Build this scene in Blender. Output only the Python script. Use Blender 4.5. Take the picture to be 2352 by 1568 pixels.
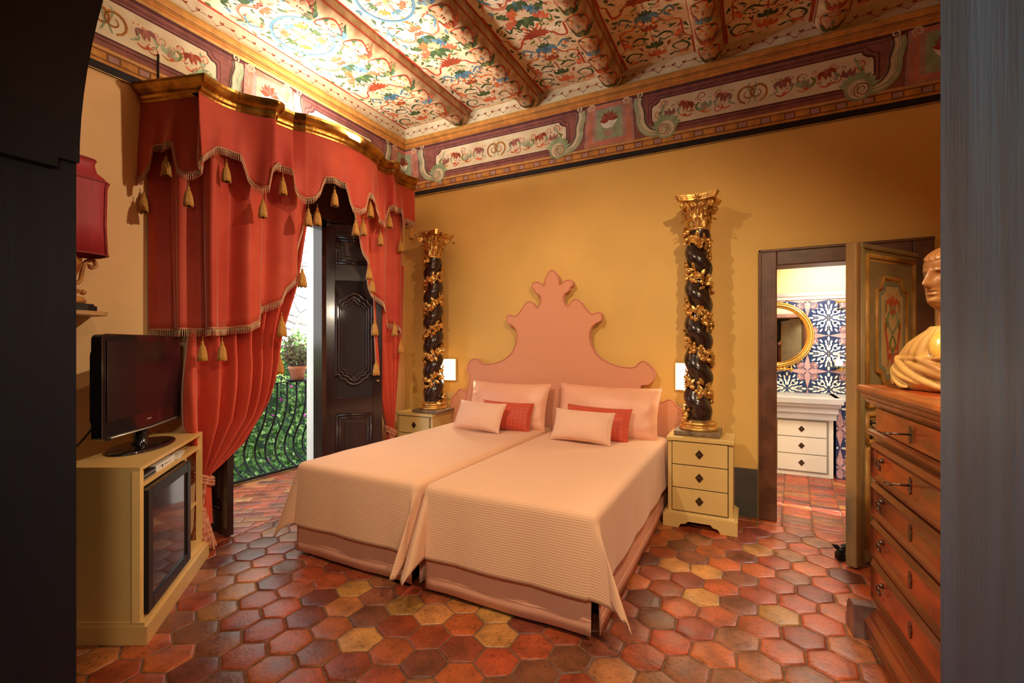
import bpy, bmesh, math, random
from mathutils import Vector, Matrix, noise
PI = math.pi
R = random.Random(7)
for o in list(bpy.data.objects): bpy.data.objects.remove(o)
scene = bpy.context.scene
COL = scene.collection

# ------------------------------------------------------------------ camera
F = 1074.0; CH = 1.385; HOR = 790.0; YAW = math.radians(27.2)
cam_d = bpy.data.cameras.new('camera'); cam = bpy.data.objects.new('camera', cam_d); COL.objects.link(cam)
cam.location = (0, 0, CH); cam.rotation_euler = (PI/2, 0, YAW)
cam_d.sensor_width = 36; cam_d.lens = F/2352*36; cam_d.shift_y = (HOR-784)/2352
cam_d.clip_start = .02; cam_d.clip_end = 200
scene.camera = cam
# ------------------------------------------------------------------ colour management
vs = scene.view_settings
vs.view_transform = 'Standard'; vs.look = 'None'; vs.gamma = 1; vs.use_curve_mapping = False
vs.exposure = 0.52
# ------------------------------------------------------------------ world
w = bpy.data.worlds.new('world'); scene.world = w; w.use_nodes = True
bg = w.node_tree.nodes['Background']
bg.inputs[0].default_value = (.80, .90, 1.0, 1); bg.inputs[1].default_value = 2.6
# ------------------------------------------------------------------ lights
def lamp(name, kind, loc, energy, col, size=.1, target=None, spot=None, blend=.5, sx=None, sy=None):
    d = bpy.data.lights.new(name, kind); d.energy = energy; d.color = col
    if kind == 'AREA':
        d.shape = 'RECTANGLE'; d.size = sx or size; d.size_y = sy or size
    elif kind == 'SUN': d.angle = size
    else: d.shadow_soft_size = size
    if kind == 'SPOT': d.spot_size = math.radians(spot); d.spot_blend = blend
    o = bpy.data.objects.new(name, d); COL.objects.link(o); o.location = loc
    if target is not None:
        o.rotation_euler = (Vector(target)-Vector(loc)).to_track_quat('-Z', 'Y').to_euler()
    return o
WARM = (1, .70, .40); WARM2 = (1, .80, .56); SOFT = (1, .86, .66)
lamp('sun', 'SUN', (-2, 2, 9), 9, (1, .95, .86), .01, target=(-7, 3, 0))
lamp('spot_left', 'SPOT', (-1.75, .95, 3.3), 115, WARM2, .04, target=(-1.2, 3.8, .5), spot=84, blend=.8)
lamp('spot_right', 'SPOT', (.55, .95, 3.2), 150, WARM, .04, target=(-1.3, 3.4, .5), spot=100, blend=.8)
lamp('spot_window', 'SPOT', (.15, 3.05, 3.2), 190, WARM2, .03, target=(-3.2, 1.9, 1.7), spot=66, blend=.8)
lamp('pelmet_uplight', 'AREA', (-3.30, 2.75, 3.10), 80, (1, .95, .82), sx=.12, sy=1.6, target=(-3.05, 2.75, 4.5))
lamp('chest_fill_spot', 'SPOT', (-1.3, 1.3, 3.3), 110, WARM2, .04, target=(.55, 2.3, .8), spot=55, blend=.8)  # spot added to brighten the chest front
lamp('spot_bust', 'SPOT', (.45, 1.6, 2.7), 30, WARM2, .04, target=(.66, 2.5, 1.35), spot=70, blend=.6)
lamp('bath_spot', 'SPOT', (.75, 5.6, 2.15), 40, (1, .92, .8), .04, target=(.85, 6.3, 1.9), spot=120, blend=.7)
lamp('bath_fill', 'AREA', (.7, 5.0, 2.50), 36, (1, .94, .85), sx=.8, sy=.8, target=(.7, 5.0, 0))  # soft fill added under the bathroom ceiling
lamp('camera_side_fill', 'SPOT', (.0, -.24, 2.0), 58, (1, .84, .62), .10, target=(-1.45, 2.3, .6), spot=98, blend=.7)  # unseen warm fill from the camera side, placed by the jamb's shadow line
lamp('jamb_fill', 'SPOT', (-1.9, -.8, 1.9), 24, (.80, .90, 1), .25, target=(.18, .42, 1.15), spot=42, blend=.9)  # cool fill added to brighten the right jamb

# ------------------------------------------------------------------ pixel helpers (a ray through the photo meets a known plane of the place)
_c, _s = math.cos(YAW), math.sin(YAW)
def ray(px):
    u = (px-1176)/F
    return (-_s+_c*u, _c+_s*u)
def atY(px, py, Y):
    d = ray(px); t = Y/d[1]; return Vector((d[0]*t, Y, CH-(py-HOR)/F*t))
def atX(px, py, X):
    d = ray(px); t = X/d[0]; return Vector((X, d[1]*t, CH-(py-HOR)/F*t))
def atZ(px, py, Z):
    t = (CH-Z)*F/(py-HOR); d = ray(px); return Vector((d[0]*t, d[1]*t, Z))

WY = 4.215     # headboard wall
WX = -3.55     # window wall
RX = 1.22      # right wall
FY = .62       # near wall
CZ = 3.84      # ceiling

# ------------------------------------------------------------------ materials
MATS = {}
def M(name, col, rough=.5, metal=0, var=.0, vs=4, col2=None, bump=0, bs=40, sheen=0, coat=0, emit=None, es=1, trans=0, stretch=None, detail=5, spec=.5, alpha=1):
    if name in MATS: return MATS[name]
    m = bpy.data.materials.new(name); m.use_nodes = True; MATS[name] = m
    nt = m.node_tree; b = nt.nodes['Principled BSDF']; N = nt.nodes.new; L = nt.links.new
    c = (*col, 1)
    b.inputs['Base Color'].default_value = c; b.inputs['Roughness'].default_value = rough; b.inputs['Metallic'].default_value = metal
    b.inputs['Specular IOR Level'].default_value = spec
    if sheen: b.inputs['Sheen Weight'].default_value = sheen; b.inputs['Sheen Roughness'].default_value = .35; b.inputs['Sheen Tint'].default_value = (1, .75, .62, 1)
    if coat: b.inputs['Coat Weight'].default_value = coat; b.inputs['Coat Roughness'].default_value = .12
    if trans: b.inputs['Transmission Weight'].default_value = trans
    if emit: b.inputs['Emission Color'].default_value = (*emit, 1); b.inputs['Emission Strength'].default_value = es
    if alpha < 1: b.inputs['Alpha'].default_value = alpha
    if var or bump or col2:
        tc = N('ShaderNodeTexCoord'); mp = N('ShaderNodeMapping'); L(tc.outputs['Object'], mp.inputs[0])
        if stretch: mp.inputs['Scale'].default_value = stretch
    if var or col2:
        n = N('ShaderNodeTexNoise'); n.inputs['Scale'].default_value = vs; n.inputs['Detail'].default_value = detail; L(mp.outputs[0], n.inputs['Vector'])
        r = N('ShaderNodeValToRGB'); L(n.outputs['Fac'], r.inputs[0])
        r.color_ramp.elements[0].position = .32; r.color_ramp.elements[1].position = .68
        c2 = col2 or tuple(max(0, x*(1-var)) for x in col)
        c1 = col if col2 else tuple(min(1, x*(1+var)) for x in col)
        r.color_ramp.elements[0].color = (*c2, 1); r.color_ramp.elements[1].color = (*c1, 1)
        L(r.outputs[0], b.inputs['Base Color'])
    if bump:
        n2 = N('ShaderNodeTexNoise'); n2.inputs['Scale'].default_value = bs; n2.inputs['Detail'].default_value = 4; L(mp.outputs[0], n2.inputs['Vector'])
        bp = N('ShaderNodeBump'); bp.inputs['Strength'].default_value = bump; bp.inputs['Distance'].default_value = .01
        L(n2.outputs['Fac'], bp.inputs['Height']); L(bp.outputs[0], b.inputs['Normal'])
    return m

# ------------------------------------------------------------------ mesh builder
class B:
    def __init__(s): s.v = []; s.f = []; s.m = []; s.sm = []; s.cols = None
    def add(s, vs, fs, mi=0, smooth=False):
        o = len(s.v); s.v += [tuple(v) for v in vs]
        for f in fs: s.f.append(tuple(i+o for i in f)); s.m.append(mi); s.sm.append(smooth)
    def box(s, a, b, mi=0, bev=0, rot=None, M4=None):
        x0, y0, z0 = [min(a[i], b[i]) for i in range(3)]; x1, y1, z1 = [max(a[i], b[i]) for i in range(3)]
        if bev:
            bev = min(bev, .45*min(x1-x0, y1-y0, z1-z0))
            bm = bmesh.new(); bmesh.ops.create_cube(bm, size=1)
            for v in bm.verts: v.co = Vector(((x0+x1)/2+v.co.x*(x1-x0), (y0+y1)/2+v.co.y*(y1-y0), (z0+z1)/2+v.co.z*(z1-z0)))
            bmesh.ops.bevel(bm, geom=bm.edges[:], offset=bev, segments=2, affect='EDGES', profile=.5)
            bm.verts.index_update(); vs = [v.co.copy() for v in bm.verts]; fs = [[v.index for v in f.verts] for f in bm.faces]; bm.free()
        else:
            vs = [Vector(p) for p in ((x0,y0,z0),(x1,y0,z0),(x1,y1,z0),(x0,y1,z0),(x0,y0,z1),(x1,y0,z1),(x1,y1,z1),(x0,y1,z1))]
            fs = [(0,3,2,1),(4,5,6,7),(0,1,5,4),(1,2,6,5),(2,3,7,6),(3,0,4,7)]
        if M4: vs = [M4 @ v for v in vs]
        s.add(vs, fs, mi)
        return s
    def prism(s, poly, ext, mi=0, smooth=False):   # poly: list of 3-D points; ext: vector
        n = len(poly); e = Vector(ext); a = [Vector(p) for p in poly]
        s.add(a+[p+e for p in a], [tuple(range(n-1, -1, -1)), tuple(range(n, 2*n))], mi)
        s.add(a+[p+e for p in a], [(i, (i+1) % n, n+(i+1) % n, n+i) for i in range(n)], mi, smooth)
        return s
    def lathe(s, prof, c=(0, 0, 0), n=24, mi=0, smooth=True, fx=1, fy=1):
        vs = []; fs = []
        for r, z in prof:
            for k in range(n):
                a = 2*PI*k/n; vs.append((c[0]+r*fx*math.cos(a), c[1]+r*fy*math.sin(a), c[2]+z))
        for j in range(len(prof)-1):
            for k in range(n):
                fs.append((j*n+k, j*n+(k+1) % n, (j+1)*n+(k+1) % n, (j+1)*n+k))
        fs.append(tuple(range(n-1, -1, -1))); fs.append(tuple((len(prof)-1)*n+k for k in range(n)))
        s.add(vs, fs, mi, smooth); return s
    def sph(s, c, r, mi=0, n=10, sc=(1, 1, 1), m3=None):
        vs = []; fs = []; h = max(4, n//2+1)
        for j in range(1, h):
            t = PI*j/h
            for k in range(n):
                a = 2*PI*k/n; p = Vector((r*sc[0]*math.sin(t)*math.cos(a), r*sc[1]*math.sin(t)*math.sin(a), r*sc[2]*math.cos(t)))
                if m3: p = m3 @ p
                vs.append(Vector(c)+p)
        top = Vector((0, 0, r*sc[2])); 
        if m3: top = m3 @ top
        vs += [Vector(c)+top, Vector(c)-top]; T = (h-1)*n
        for j in range(h-2):
            for k in range(n): fs.append((j*n+k, (j+1)*n+k, (j+1)*n+(k+1) % n, j*n+(k+1) % n))
        for k in range(n): fs.append((T, k, (k+1) % n)); fs.append((T+1, (h-2)*n+(k+1) % n, (h-2)*n+k))
        s.add(vs, fs, mi, True); return s
    def tube(s, pts, r, mi=0, n=8, closed=False, smooth=True, flat=None):
        pts = [Vector(p) for p in pts]; L = len(pts); vs = []; fs = []
        up = Vector((0, 0, 1)); prev = None
        for i, p in enumerate(pts):
            if closed: t = pts[(i+1) % L]-pts[i-1]
            else: t = pts[min(i+1, L-1)]-pts[max(i-1, 0)]
            if t.length < 1e-9: t = Vector((0, 0, 1))
            t.normalize()
            if prev is None:
                a = up if abs(t.z) < .9 else Vector((1, 0, 0)); x = t.cross(a).normalized()
            else:
                x = prev-t*prev.dot(t)
                if x.length < 1e-6: x = t.cross(up)
                x.normalize()
            prev = x; y = t.cross(x)
            rr = r[i] if isinstance(r, (list, tuple)) else r
            for k in range(n):
                a = 2*PI*k/n; cx, cy = rr*math.cos(a), rr*math.sin(a)
                if flat: cx *= flat[0]; cy *= flat[1]
                vs.append(p+x*cx+y*cy)
        m = L if closed else L-1
        for i in range(m):
            j = (i+1) % L
            for k in range(n): fs.append((i*n+k, i*n+(k+1) % n, j*n+(k+1) % n, j*n+k))
        if not closed: fs.append(tuple(range(n-1, -1, -1))); fs.append(tuple((L-1)*n+k for k in range(n)))
        s.add(vs, fs, mi, smooth); return s
    def grid(s, rows, mi=0, smooth=True, closeu=False):
        n = len(rows[0]); vs = [p for r in rows for p in r]; fs = []
        for j in range(len(rows)-1):
            for k in range(n if closeu else n-1):
                fs.append((j*n+k, j*n+(k+1) % n, (j+1)*n+(k+1) % n, (j+1)*n+k))
        s.add(vs, fs, mi, smooth); return s
    def sweep(s, path, prof, mi=0, smooth=False, caps=True, closed=False):
        # path: list of (x,y,z0) plan points; prof: list of (out, z); 'out' is to the right-hand side of travel
        P = [Vector(p) for p in path]; L = len(P); rows = []
        for i in range(L):
            if closed: a = (P[i]-P[i-1]); b = (P[(i+1) % L]-P[i])
            else: a = (P[i]-P[max(i-1, 0)]); b = (P[min(i+1, L-1)]-P[i])
            if a.length < 1e-9: a = b
            if b.length < 1e-9: b = a
            a = a.normalized(); b = b.normalized()
            na = Vector((a.y, -a.x, 0)); nb = Vector((b.y, -b.x, 0)); nn = (na+nb)
            if nn.length < 1e-6: nn = na
            nn = nn.normalized(); k = 1/max(.62, nn.dot(na))
            rows.append([P[i]+nn*(o*k)+Vector((0, 0, z)) for o, z in prof])
        if closed: rows.append(rows[0])
        s.grid(rows, mi, smooth)
        if caps and not closed:
            n = len(prof); s.add(rows[0], [tuple(range(n))], mi); s.add(rows[-1], [tuple(range(n-1, -1, -1))], mi)
        return s
    def build(s, name, mats, parent=None, loc=None, rot=None, solid=0, subd=0, autos=False):
        me = bpy.data.meshes.new(name); me.from_pydata(s.v, [], s.f); 
        if not isinstance(mats, (list, tuple)): mats = [mats]
        for m in mats: me.materials.append(m)
        me.polygons.foreach_set('material_index', s.m); me.polygons.foreach_set('use_smooth', s.sm)
        if s.cols:
            ca = me.color_attributes.new('Col', 'FLOAT_COLOR', 'CORNER'); k = 0; buf = []
            for f, c in zip(s.f, s.cols): buf += list(c)*len(f)
            ca.data.foreach_set('color', buf)
        me.update()
        o = bpy.data.objects.new(name, me); COL.objects.link(o)
        if parent: o.parent = parent
        if loc: o.location = loc
        if rot: o.rotation_euler = rot
        if solid:
            md = o.modifiers.new('s', 'SOLIDIFY'); md.thickness = solid; md.offset = 0
        if subd:
            md = o.modifiers.new('d', 'SUBSURF'); md.levels = subd; md.render_levels = subd
        return o
def fixn(o):
    bm = bmesh.new(); bm.from_mesh(o.data); bmesh.ops.recalc_face_normals(bm, faces=bm.faces); bm.to_mesh(o.data); bm.free(); return o
def thing(name, label, cat, loc=(0, 0, 0), rotz=0, group=None):
    o = bpy.data.objects.new(name, None); COL.objects.link(o); o.empty_display_size = .1
    o.location = loc; o.rotation_euler = (0, 0, rotz); return tag(o, label, cat, group)
def tag(o, label, cat, group=None):
    o['label'] = label; o['category'] = cat
    if group: o['group'] = group
    return o
def struct(o): o['kind'] = 'structure'; return o
def dup(root, loc=None, rotz=None, label=None, group=None):
    r = root.copy(); COL.objects.link(r)
    if loc is not None: r.location = loc
    if rotz is not None: r.rotation_euler = (0, 0, rotz)
    if label: r['label'] = label
    if group: r['group'] = group
    for ch in list(root.children):
        c = ch.copy(); COL.objects.link(c); c.parent = r
        for g in list(ch.children):
            d = g.copy(); COL.objects.link(d); d.parent = c
    return r
def lerp(a, b, t): return a+(b-a)*t
def interp(pts, x):
    if x <= pts[0][0]: return pts[0][1]
    for (x0, y0), (x1, y1) in zip(pts, pts[1:]):
        if x <= x1: return y0+(y1-y0)*(x-x0)/(x1-x0) if x1 > x0 else y1
    return pts[-1][1]
def catmull(P, n=6, closed=False):
    P = [Vector(p) for p in P]; out = []; L = len(P)
    for i in range(L if closed else L-1):
        if closed: p0, p1, p2, p3 = P[i-1], P[i], P[(i+1) % L], P[(i+2) % L]
        else: p0, p1, p2, p3 = P[max(i-1, 0)], P[i], P[i+1], P[min(i+2, L-1)]
        for k in range(n):
            t = k/n; out.append(.5*((2*p1)+(p2-p0)*t+(2*p0-5*p1+4*p2-p3)*t*t+(3*p1-p0-3*p2+p3)*t**3))
    if not closed: out.append(P[-1])
    return out
# ================================================================== SETTING
# ---- floor tiles
def clip(poly, nx, ny, d):      # keep nx*x+ny*y <= d
    out = []
    for i in range(len(poly)):
        a, b = poly[i], poly[(i+1) % len(poly)]; fa = nx*a[0]+ny*a[1]-d; fb = nx*b[0]+ny*b[1]-d
        if fa <= 0: out.append(a)
        if fa*fb < 0:
            t = fa/(fa-fb); out.append((a[0]+(b[0]-a[0])*t, a[1]+(b[1]-a[1])*t))
    return out
def area(p): return .5*abs(sum(p[i][0]*p[(i+1) % len(p)][1]-p[(i+1) % len(p)][0]*p[i][1] for i in range(len(p))))
def clipbox(p, x0, x1, y0, y1):
    for a in ((1, 0, x1), (-1, 0, -x0), (0, 1, y1), (0, -1, -y0)):
        p = clip(p, *a)
        if len(p) < 3: return []
    return p
TILE = [(.50,.095,.034),(.56,.135,.042),(.44,.08,.034),(.33,.06,.032),(.52,.17,.06),(.60,.26,.09),(.48,.10,.04),(.24,.055,.034),(.40,.14,.065),(.53,.11,.035),(.42,.10,.048),(.30,.10,.055),(.47,.085,.03)]
fl = B(); fl.cols = []
def tile(poly, z=0.0, gap=.0035):
    if len(poly) < 3 or area(poly) < .0006: return
    n = len(poly); cx = sum(p[0] for p in poly)/n; cy = sum(p[1] for p in poly)/n
    c = R.choice(TILE); k = R.uniform(.62, 1.0); c = (c[0]*k, c[1]*k*R.uniform(.92, 1.12), c[2]*k*.85, 1)
    # subdivide edges a little so they run unevenly
    pp = []
    for i in range(n):
        a, b = poly[i], poly[(i+1) % n]; pp.append(a)
        L = math.hypot(b[0]-a[0], b[1]-a[1])
        if L > .03:
            for t in (.33, .67): pp.append((lerp(a[0], b[0], t)+R.uniform(-.0014, .0014), lerp(a[1], b[1], t)+R.uniform(-.0014, .0014)))
    tx, ty, dz = R.uniform(-.006, .006), R.uniform(-.006, .006), R.uniform(-.0012, .0012)
    def ring(ins, zz):
        out = []
        for p in pp:
            dx, dy = p[0]-cx, p[1]-cy; d = math.hypot(dx, dy) or 1; s = max(0, (d-ins)/d)
            out.append((cx+dx*s, cy+dy*s, z+zz+tx*dx*s+ty*dy*s+dz))
        return out
    rs = [ring(gap-.0005, -.009), ring(gap, -.0045), ring(gap+.003, -.0015), ring(gap+.012, 0), ring(.06, .0008)]
    m = len(pp); o = len(fl.v); before = len(fl.f)
    for r in rs: fl.v += r
    for j in range(4):
        for i in range(m): fl.f.append((o+j*m+i, o+j*m+(i+1) % m, o+(j+1)*m+(i+1) % m, o+(j+1)*m+i))
    fl.f.append(tuple(o+4*m+i for i in range(m)))
    k = len(fl.f)-before; fl.m += [0]*k; fl.sm += [True]*k; fl.cols += [c]*k
HP = .186; HR = HP/math.sqrt(3)
jit = {}
def hv(x, y):
    k = (round(x, 3), round(y, 3))
    if k not in jit: jit[k] = (x+R.uniform(-.005, .005), y+R.uniform(-.005, .005))
    return jit[k]
for j in range(-14, 32):
    for i in range(-26, 16):
        cx = i*HP+(HP/2 if j % 2 else 0)+.03; cy = j*HR*1.5+.02
        if cx < -3.7 or cx > RX+.15 or cy > WY+.3 or cy < -1.7: continue
        poly = [hv(cx+HR*math.cos(math.radians(30+60*k)), cy+HR*math.sin(math.radians(30+60*k))) for k in range(6)]
        poly = clipbox(poly, -9, RX, -1.6, WY-.10)
        if poly: poly = clip(poly, -1, -.12, 3.08-.12*0)    # x > about -3.2 near the window
        if poly: tile(poly)
# rectangular tiles: window bay and balcony
a0 = math.radians(38)
for j in range(-40, 40):
    for i in range(-30, 30):
        x0 = i*.215+(.107 if j % 2 else 0); y0 = j*.105
        P = [(x0, y0), (x0+.215, y0), (x0+.215, y0+.105), (x0, y0+.105)]
        P = [(-3.8+p[0]*math.cos(a0)-p[1]*math.sin(a0), 2.6+p[0]*math.sin(a0)+p[1]*math.cos(a0)) for p in P]
        P = clipbox(P, -4.56, -2.9, .62, 4.1)
        if P: P = clip(P, 1, .12, -3.08)
        if P:
            c = (sum(p[0] for p in P)/len(P), sum(p[1] for p in P)/len(P))
            if c[0] < -3.6 and not (1.2 < c[1] < 4.1): continue
            tile(P)
# rectangular tiles: door threshold and bathroom
a0 = math.radians(-4)
for j in range(-4, 34):
    for i in range(-14, 16):
        x0 = i*.205+(.1 if j % 2 else 0)*0; y0 = j*.098
        P = [(x0, y0), (x0+.205, y0), (x0+.205, y0+.098), (x0, y0+.098)]
        P = [(.4+p[0]*math.cos(a0)-p[1]*math.sin(a0), 4.1+p[0]*math.sin(a0)+p[1]*math.cos(a0)) for p in P]
        P = clipbox(P, -.6, 2.3, WY-.10, 6.3)
        if P: 
            c = (sum(p[0] for p in P)/len(P), sum(p[1] for p in P)/len(P))
            tile(P, 0)
grout = M('grout', (.16, .085, .05), .85, var=.3, vs=30)
tm = bpy.data.materials.new('terracotta'); tm.use_nodes = True
nt = tm.node_tree; b = nt.nodes['Principled BSDF']; N = nt.nodes.new; L = nt.links.new
at = N('ShaderNodeAttribute'); at.attribute_name = 'Col'; tc = N('ShaderNodeTexCoord')
n1 = N('ShaderNodeTexNoise'); n1.inputs['Scale'].default_value = 7; n1.inputs['Detail'].default_value = 7; n1.inputs['Roughness'].default_value = .65; L(tc.outputs['Object'], n1.inputs[0])
n2 = N('ShaderNodeTexNoise'); n2.inputs['Scale'].default_value = 60; n2.inputs['Detail'].default_value = 5; L(tc.outputs['Object'], n2.inputs[0])
r1 = N('ShaderNodeValToRGB'); L(n1.outputs['Fac'], r1.inputs[0]); r1.color_ramp.elements[0].position = .3; r1.color_ramp.elements[0].color = (.42, .42, .44, 1); r1.color_ramp.elements[1].position = .62; r1.color_ramp.elements[1].color = (1.12, 1.08, 1.02, 1)
r2 = N('ShaderNodeValToRGB'); L(n2.outputs['Fac'], r2.inputs[0]); r2.color_ramp.elements[0].position = .3; r2.color_ramp.elements[0].color = (.35, .3, .28, 1); r2.color_ramp.elements[1].position = .45; r2.color_ramp.elements[1].color = (1, 1, 1, 1)
mx = N('ShaderNodeMix'); mx.data_type = 'RGBA'; mx.blend_type = 'MULTIPLY'; mx.inputs[0].default_value = 1; L(at.outputs['Color'], mx.inputs[6]); L(r1.outputs[0], mx.inputs[7])
mx2 = N('ShaderNodeMix'); mx2.data_type = 'RGBA'; mx2.blend_type = 'MULTIPLY'; mx2.inputs[0].default_value = .8; L(mx.outputs[2], mx2.inputs[6]); L(r2.outputs[0], mx2.inputs[7])
L(mx2.outputs[2], b.inputs['Base Color'])
rr = N('ShaderNodeMapRange'); rr.inputs[3].default_value = .20; rr.inputs[4].default_value = .52; L(n1.outputs['Fac'], rr.inputs[0]); L(rr.outputs[0], b.inputs['Roughness'])
bp = N('ShaderNodeBump'); bp.inputs['Strength'].default_value = .35; bp.inputs['Distance'].default_value = .004
ad = N('ShaderNodeMath'); ad.operation = 'ADD'; L(n2.outputs['Fac'], ad.inputs[0]); L(n1.outputs['Fac'], ad.inputs[1]); L(ad.outputs[0], bp.inputs['Height']); L(bp.outputs[0], b.inputs['Normal'])
b.inputs['Specular IOR Level'].default_value = .55
gz = -.0045
fl.m = [0]*len(fl.f)
def groundbox(a, b_):
    n = len(fl.f); fl.box(a, b_, 1); fl.cols += [(.3, .15, .1, 1)]*(len(fl.f)-n)
groundbox((-3.55, -1.6, -.1), (RX, WY, gz)); groundbox((-.6, WY, -.1), (2.3, 6.3, gz)); groundbox((-4.56, 1.2, -.1), (-3.55, 4.1, gz))
struct(fl.build('floor', [tm, grout]))

# ---- walls
wall_m = M('ochre_plaster', (.76, .475, .135), .75, var=.10, vs=1.1, bump=.06, bs=25, detail=4)
peach_m = M('peach_plaster', (.82, .50, .22), .75, var=.09, vs=1.3, bump=.06, bs=25, detail=4)
OX0, OX1, OZ = .167, 1.0, 2.0
b_ = B()
b_.box((WX-.22, WY, -.1), (OX0, WY+.2, CZ+.1)); b_.box((OX0, WY, OZ), (OX1, WY+.2, CZ+.1)); b_.box((OX1, WY, -.1), (RX+.2, WY+.2, CZ+.1))
struct(b_.build('wall_back', wall_m))
WO0, WO1, WOZ = 2.02, 3.08, 2.52
b_ = B()
b_.box((WX-.22, FY-.3, -.1), (WX, WO0, CZ+.1)); b_.box((WX-.22, WO1, -.1), (WX, WY, CZ+.1)); b_.box((WX-.22, WO0, WOZ), (WX, WO1, CZ+.1))
struct(b_.build('wall_left', peach_m))
white_m = M('white_reveal_paint', (.86, .84, .74), .6, var=.04, vs=3)
b_ = B(); b_.box((WX-.225, WO1-.012, 0), (WX-.03, WO1, WOZ)); b_.box((WX-.225, WO0, 0), (WX-.03, WO0+.012, WOZ)); b_.box((WX-.225, WO0+.012, WOZ-.012), (WX-.03, WO1-.012, WOZ))
struct(b_.build('window_1', white_m))
b_ = B(); b_.box((RX, FY-.3, -.1), (RX+.2, WY, CZ+.1)); struct(b_.build('wall_right', wall_m))
# dado band on the headboard wall
dado_m = M('grey_dado_paint', (.075, .068, .055), .6, var=.15, vs=8)
b_ = B(); b_.box((WX, WY-.008, 0), (OX0-.13, WY, .385)); struct(b_.build('baseboard_back', dado_m))
# near wall with arched doorway (dark painted)
navy = M('dark_blue_paint', (.005, .007, .016), .42, var=.5, vs=5, col2=(.010, .014, .024), bump=.12, bs=30, stretch=(1, 1, .12))
slate = M('worn_slate_blue_paint', (.05, .13, .22), .5, vs=9, col2=(.022, .060, .10), bump=.15, bs=40, stretch=(3, 3, .25), detail=8)
AX0, AX1 = -1.70, .180; acx = (AX0+AX1)/2; ahw = (AX1-AX0)/2; AZ = 1.90; AH = .80; Y0, Y1 = FY-.36, FY
b_ = B()
b_.box((WX-.22, Y0, -.1), (AX0-.02, Y1, AZ)); b_.box((AX1, Y0, -.1), (RX+.2, Y1, AZ))
arc = [(acx+ahw*math.cos(PI-PI*k/40), AZ+AH*math.sin(PI-PI*k/40)) for k in range(41)]
poly = [(WX-.22, AZ)]+[(p[0], p[1]) for p in arc]+[(RX+.2, AZ), (RX+.2, CZ+.1), (WX-.22, CZ+.1)]
half = arc[:21]; 
b_.prism([(x, Y0, z) for x, z in [(WX-.22, AZ)]+half+[(acx, CZ+.1), (WX-.22, CZ+.1)]], (0, Y1-Y0, 0))
b_.prism([(x, Y0, z) for x, z in [(acx, CZ+.1)]+arc[20:]+[(RX+.2, AZ), (RX+.2, CZ+.1)]], (0, Y1-Y0, 0))
b_.box((AX0-.02, Y1-.05, AZ-.03), (AX0+.012, Y0, AZ), 0)
struct(b_.build('wall_front', navy))
b_ = B(); b_.box((AX1-.012, Y0, 0), (AX1, Y1-.004, AZ+.3), 0, .002); b_.box((AX1-.004, Y1-.004, 0), (AX1+.05, Y1+.012, AZ+.3), 0, .002)
struct(b_.build('trim_1', slate))
# anteroom where the photographer stands
b_ = B(); b_.box((-2.6, -1.7, -.1), (-2.5, Y0, 2.9)); b_.box((1.1, -1.7, -.1), (1.2, Y0, 2.9)); b_.box((-2.6, -1.75, -.1), (1.2, -1.65, 2.9)); b_.box((-2.6, -1.7, 2.8), (1.2, Y0, 2.9)); 
struct(b_.build('wall_anteroom', navy))
# bathroom shell
bw = M('pale_yellow_plaster', (.86, .66, .30), .7, var=.06, vs=2)
sof = M('pale_soffit_paint', (.62, .58, .47), .7)
BY = 6.25
b_ = B(); b_.box((-.6, WY+.2, -.1), (-.5, 6.4, 2.7)); b_.box((2.2, WY+.2, -.1), (2.3, 6.4, 2.7)); b_.box((-.6, BY+.05, -.1), (2.3, BY+.15, 2.7)); b_.box((-.6, WY+.2, 2.6), (2.3, 6.4, 2.7))
struct(b_.build('wall_bathroom', bw))
b_ = B(); b_.box((-.5, 5.35, 2.26), (2.2, 5.65, 2.6)); struct(b_.build('trim_2', sof))
# door casing, dark red-brown marbling
cas = M('red_brown_casing', (.13, .048, .022), .38, var=.35, vs=9, bump=.05)
b_ = B(); W_ = .115
prof = [(0, 0), (W_, 0)]
b_.box((OX0-W_, WY-.035, 0), (OX0+.004, WY+.205, OZ+W_), 0, .008); b_.box((OX1-.004, WY-.035, 0), (OX1+W_, WY+.205, OZ+W_), 0, .008); b_.box((OX0+.002, WY-.033, OZ-.004), (OX1-.002, WY+.203, OZ+W_-.002), 0, .008)
b_.box((OX0-W_-.008, WY-.045, 0), (OX0-W_+.012, WY, OZ+W_+.01), 0, .005); b_.box((OX0-W_-.008, WY-.045, OZ+W_-.01), (OX1+W_, WY, OZ+W_+.01), 0, .005)
struct(b_.build('door_1', cas))

# ================================================================== PAINTED ORNAMENT
PAL = dict(cream=(.80,.68,.44), red=(.42,.045,.018), orange=(.62,.17,.035), green=(.05,.085,.035), olive=(.16,.20,.05), blue=(.09,.19,.26), navy=(.03,.05,.12), pink=(.55,.20,.13),
           ochre=(.60,.33,.08), dark=(.06,.025,.015), sage=(.30,.36,.22), plum=(.28,.10,.085), dplum=(.11,.035,.04), lilac=(.42,.24,.21), dusty=(.46,.28,.26), black=(.018,.014,.018), gold=(.55,.24,.055), grey=(.52,.47,.32), brown=(.22,.085,.03), ltgreen=(.30,.42,.22), white=(.82,.78,.66), rust=(.30,.05,.02), ltred=(.60,.12,.05))
PK = list(PAL)
def pmats(creamy):
    out = []
    for k in PK:
        c = PAL[k]
        if k == 'cream': out.append(creamy)
        else: out.append(M('painted_'+k, c, .7, var=.22, vs=14, spec=.25))
    return out
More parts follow.
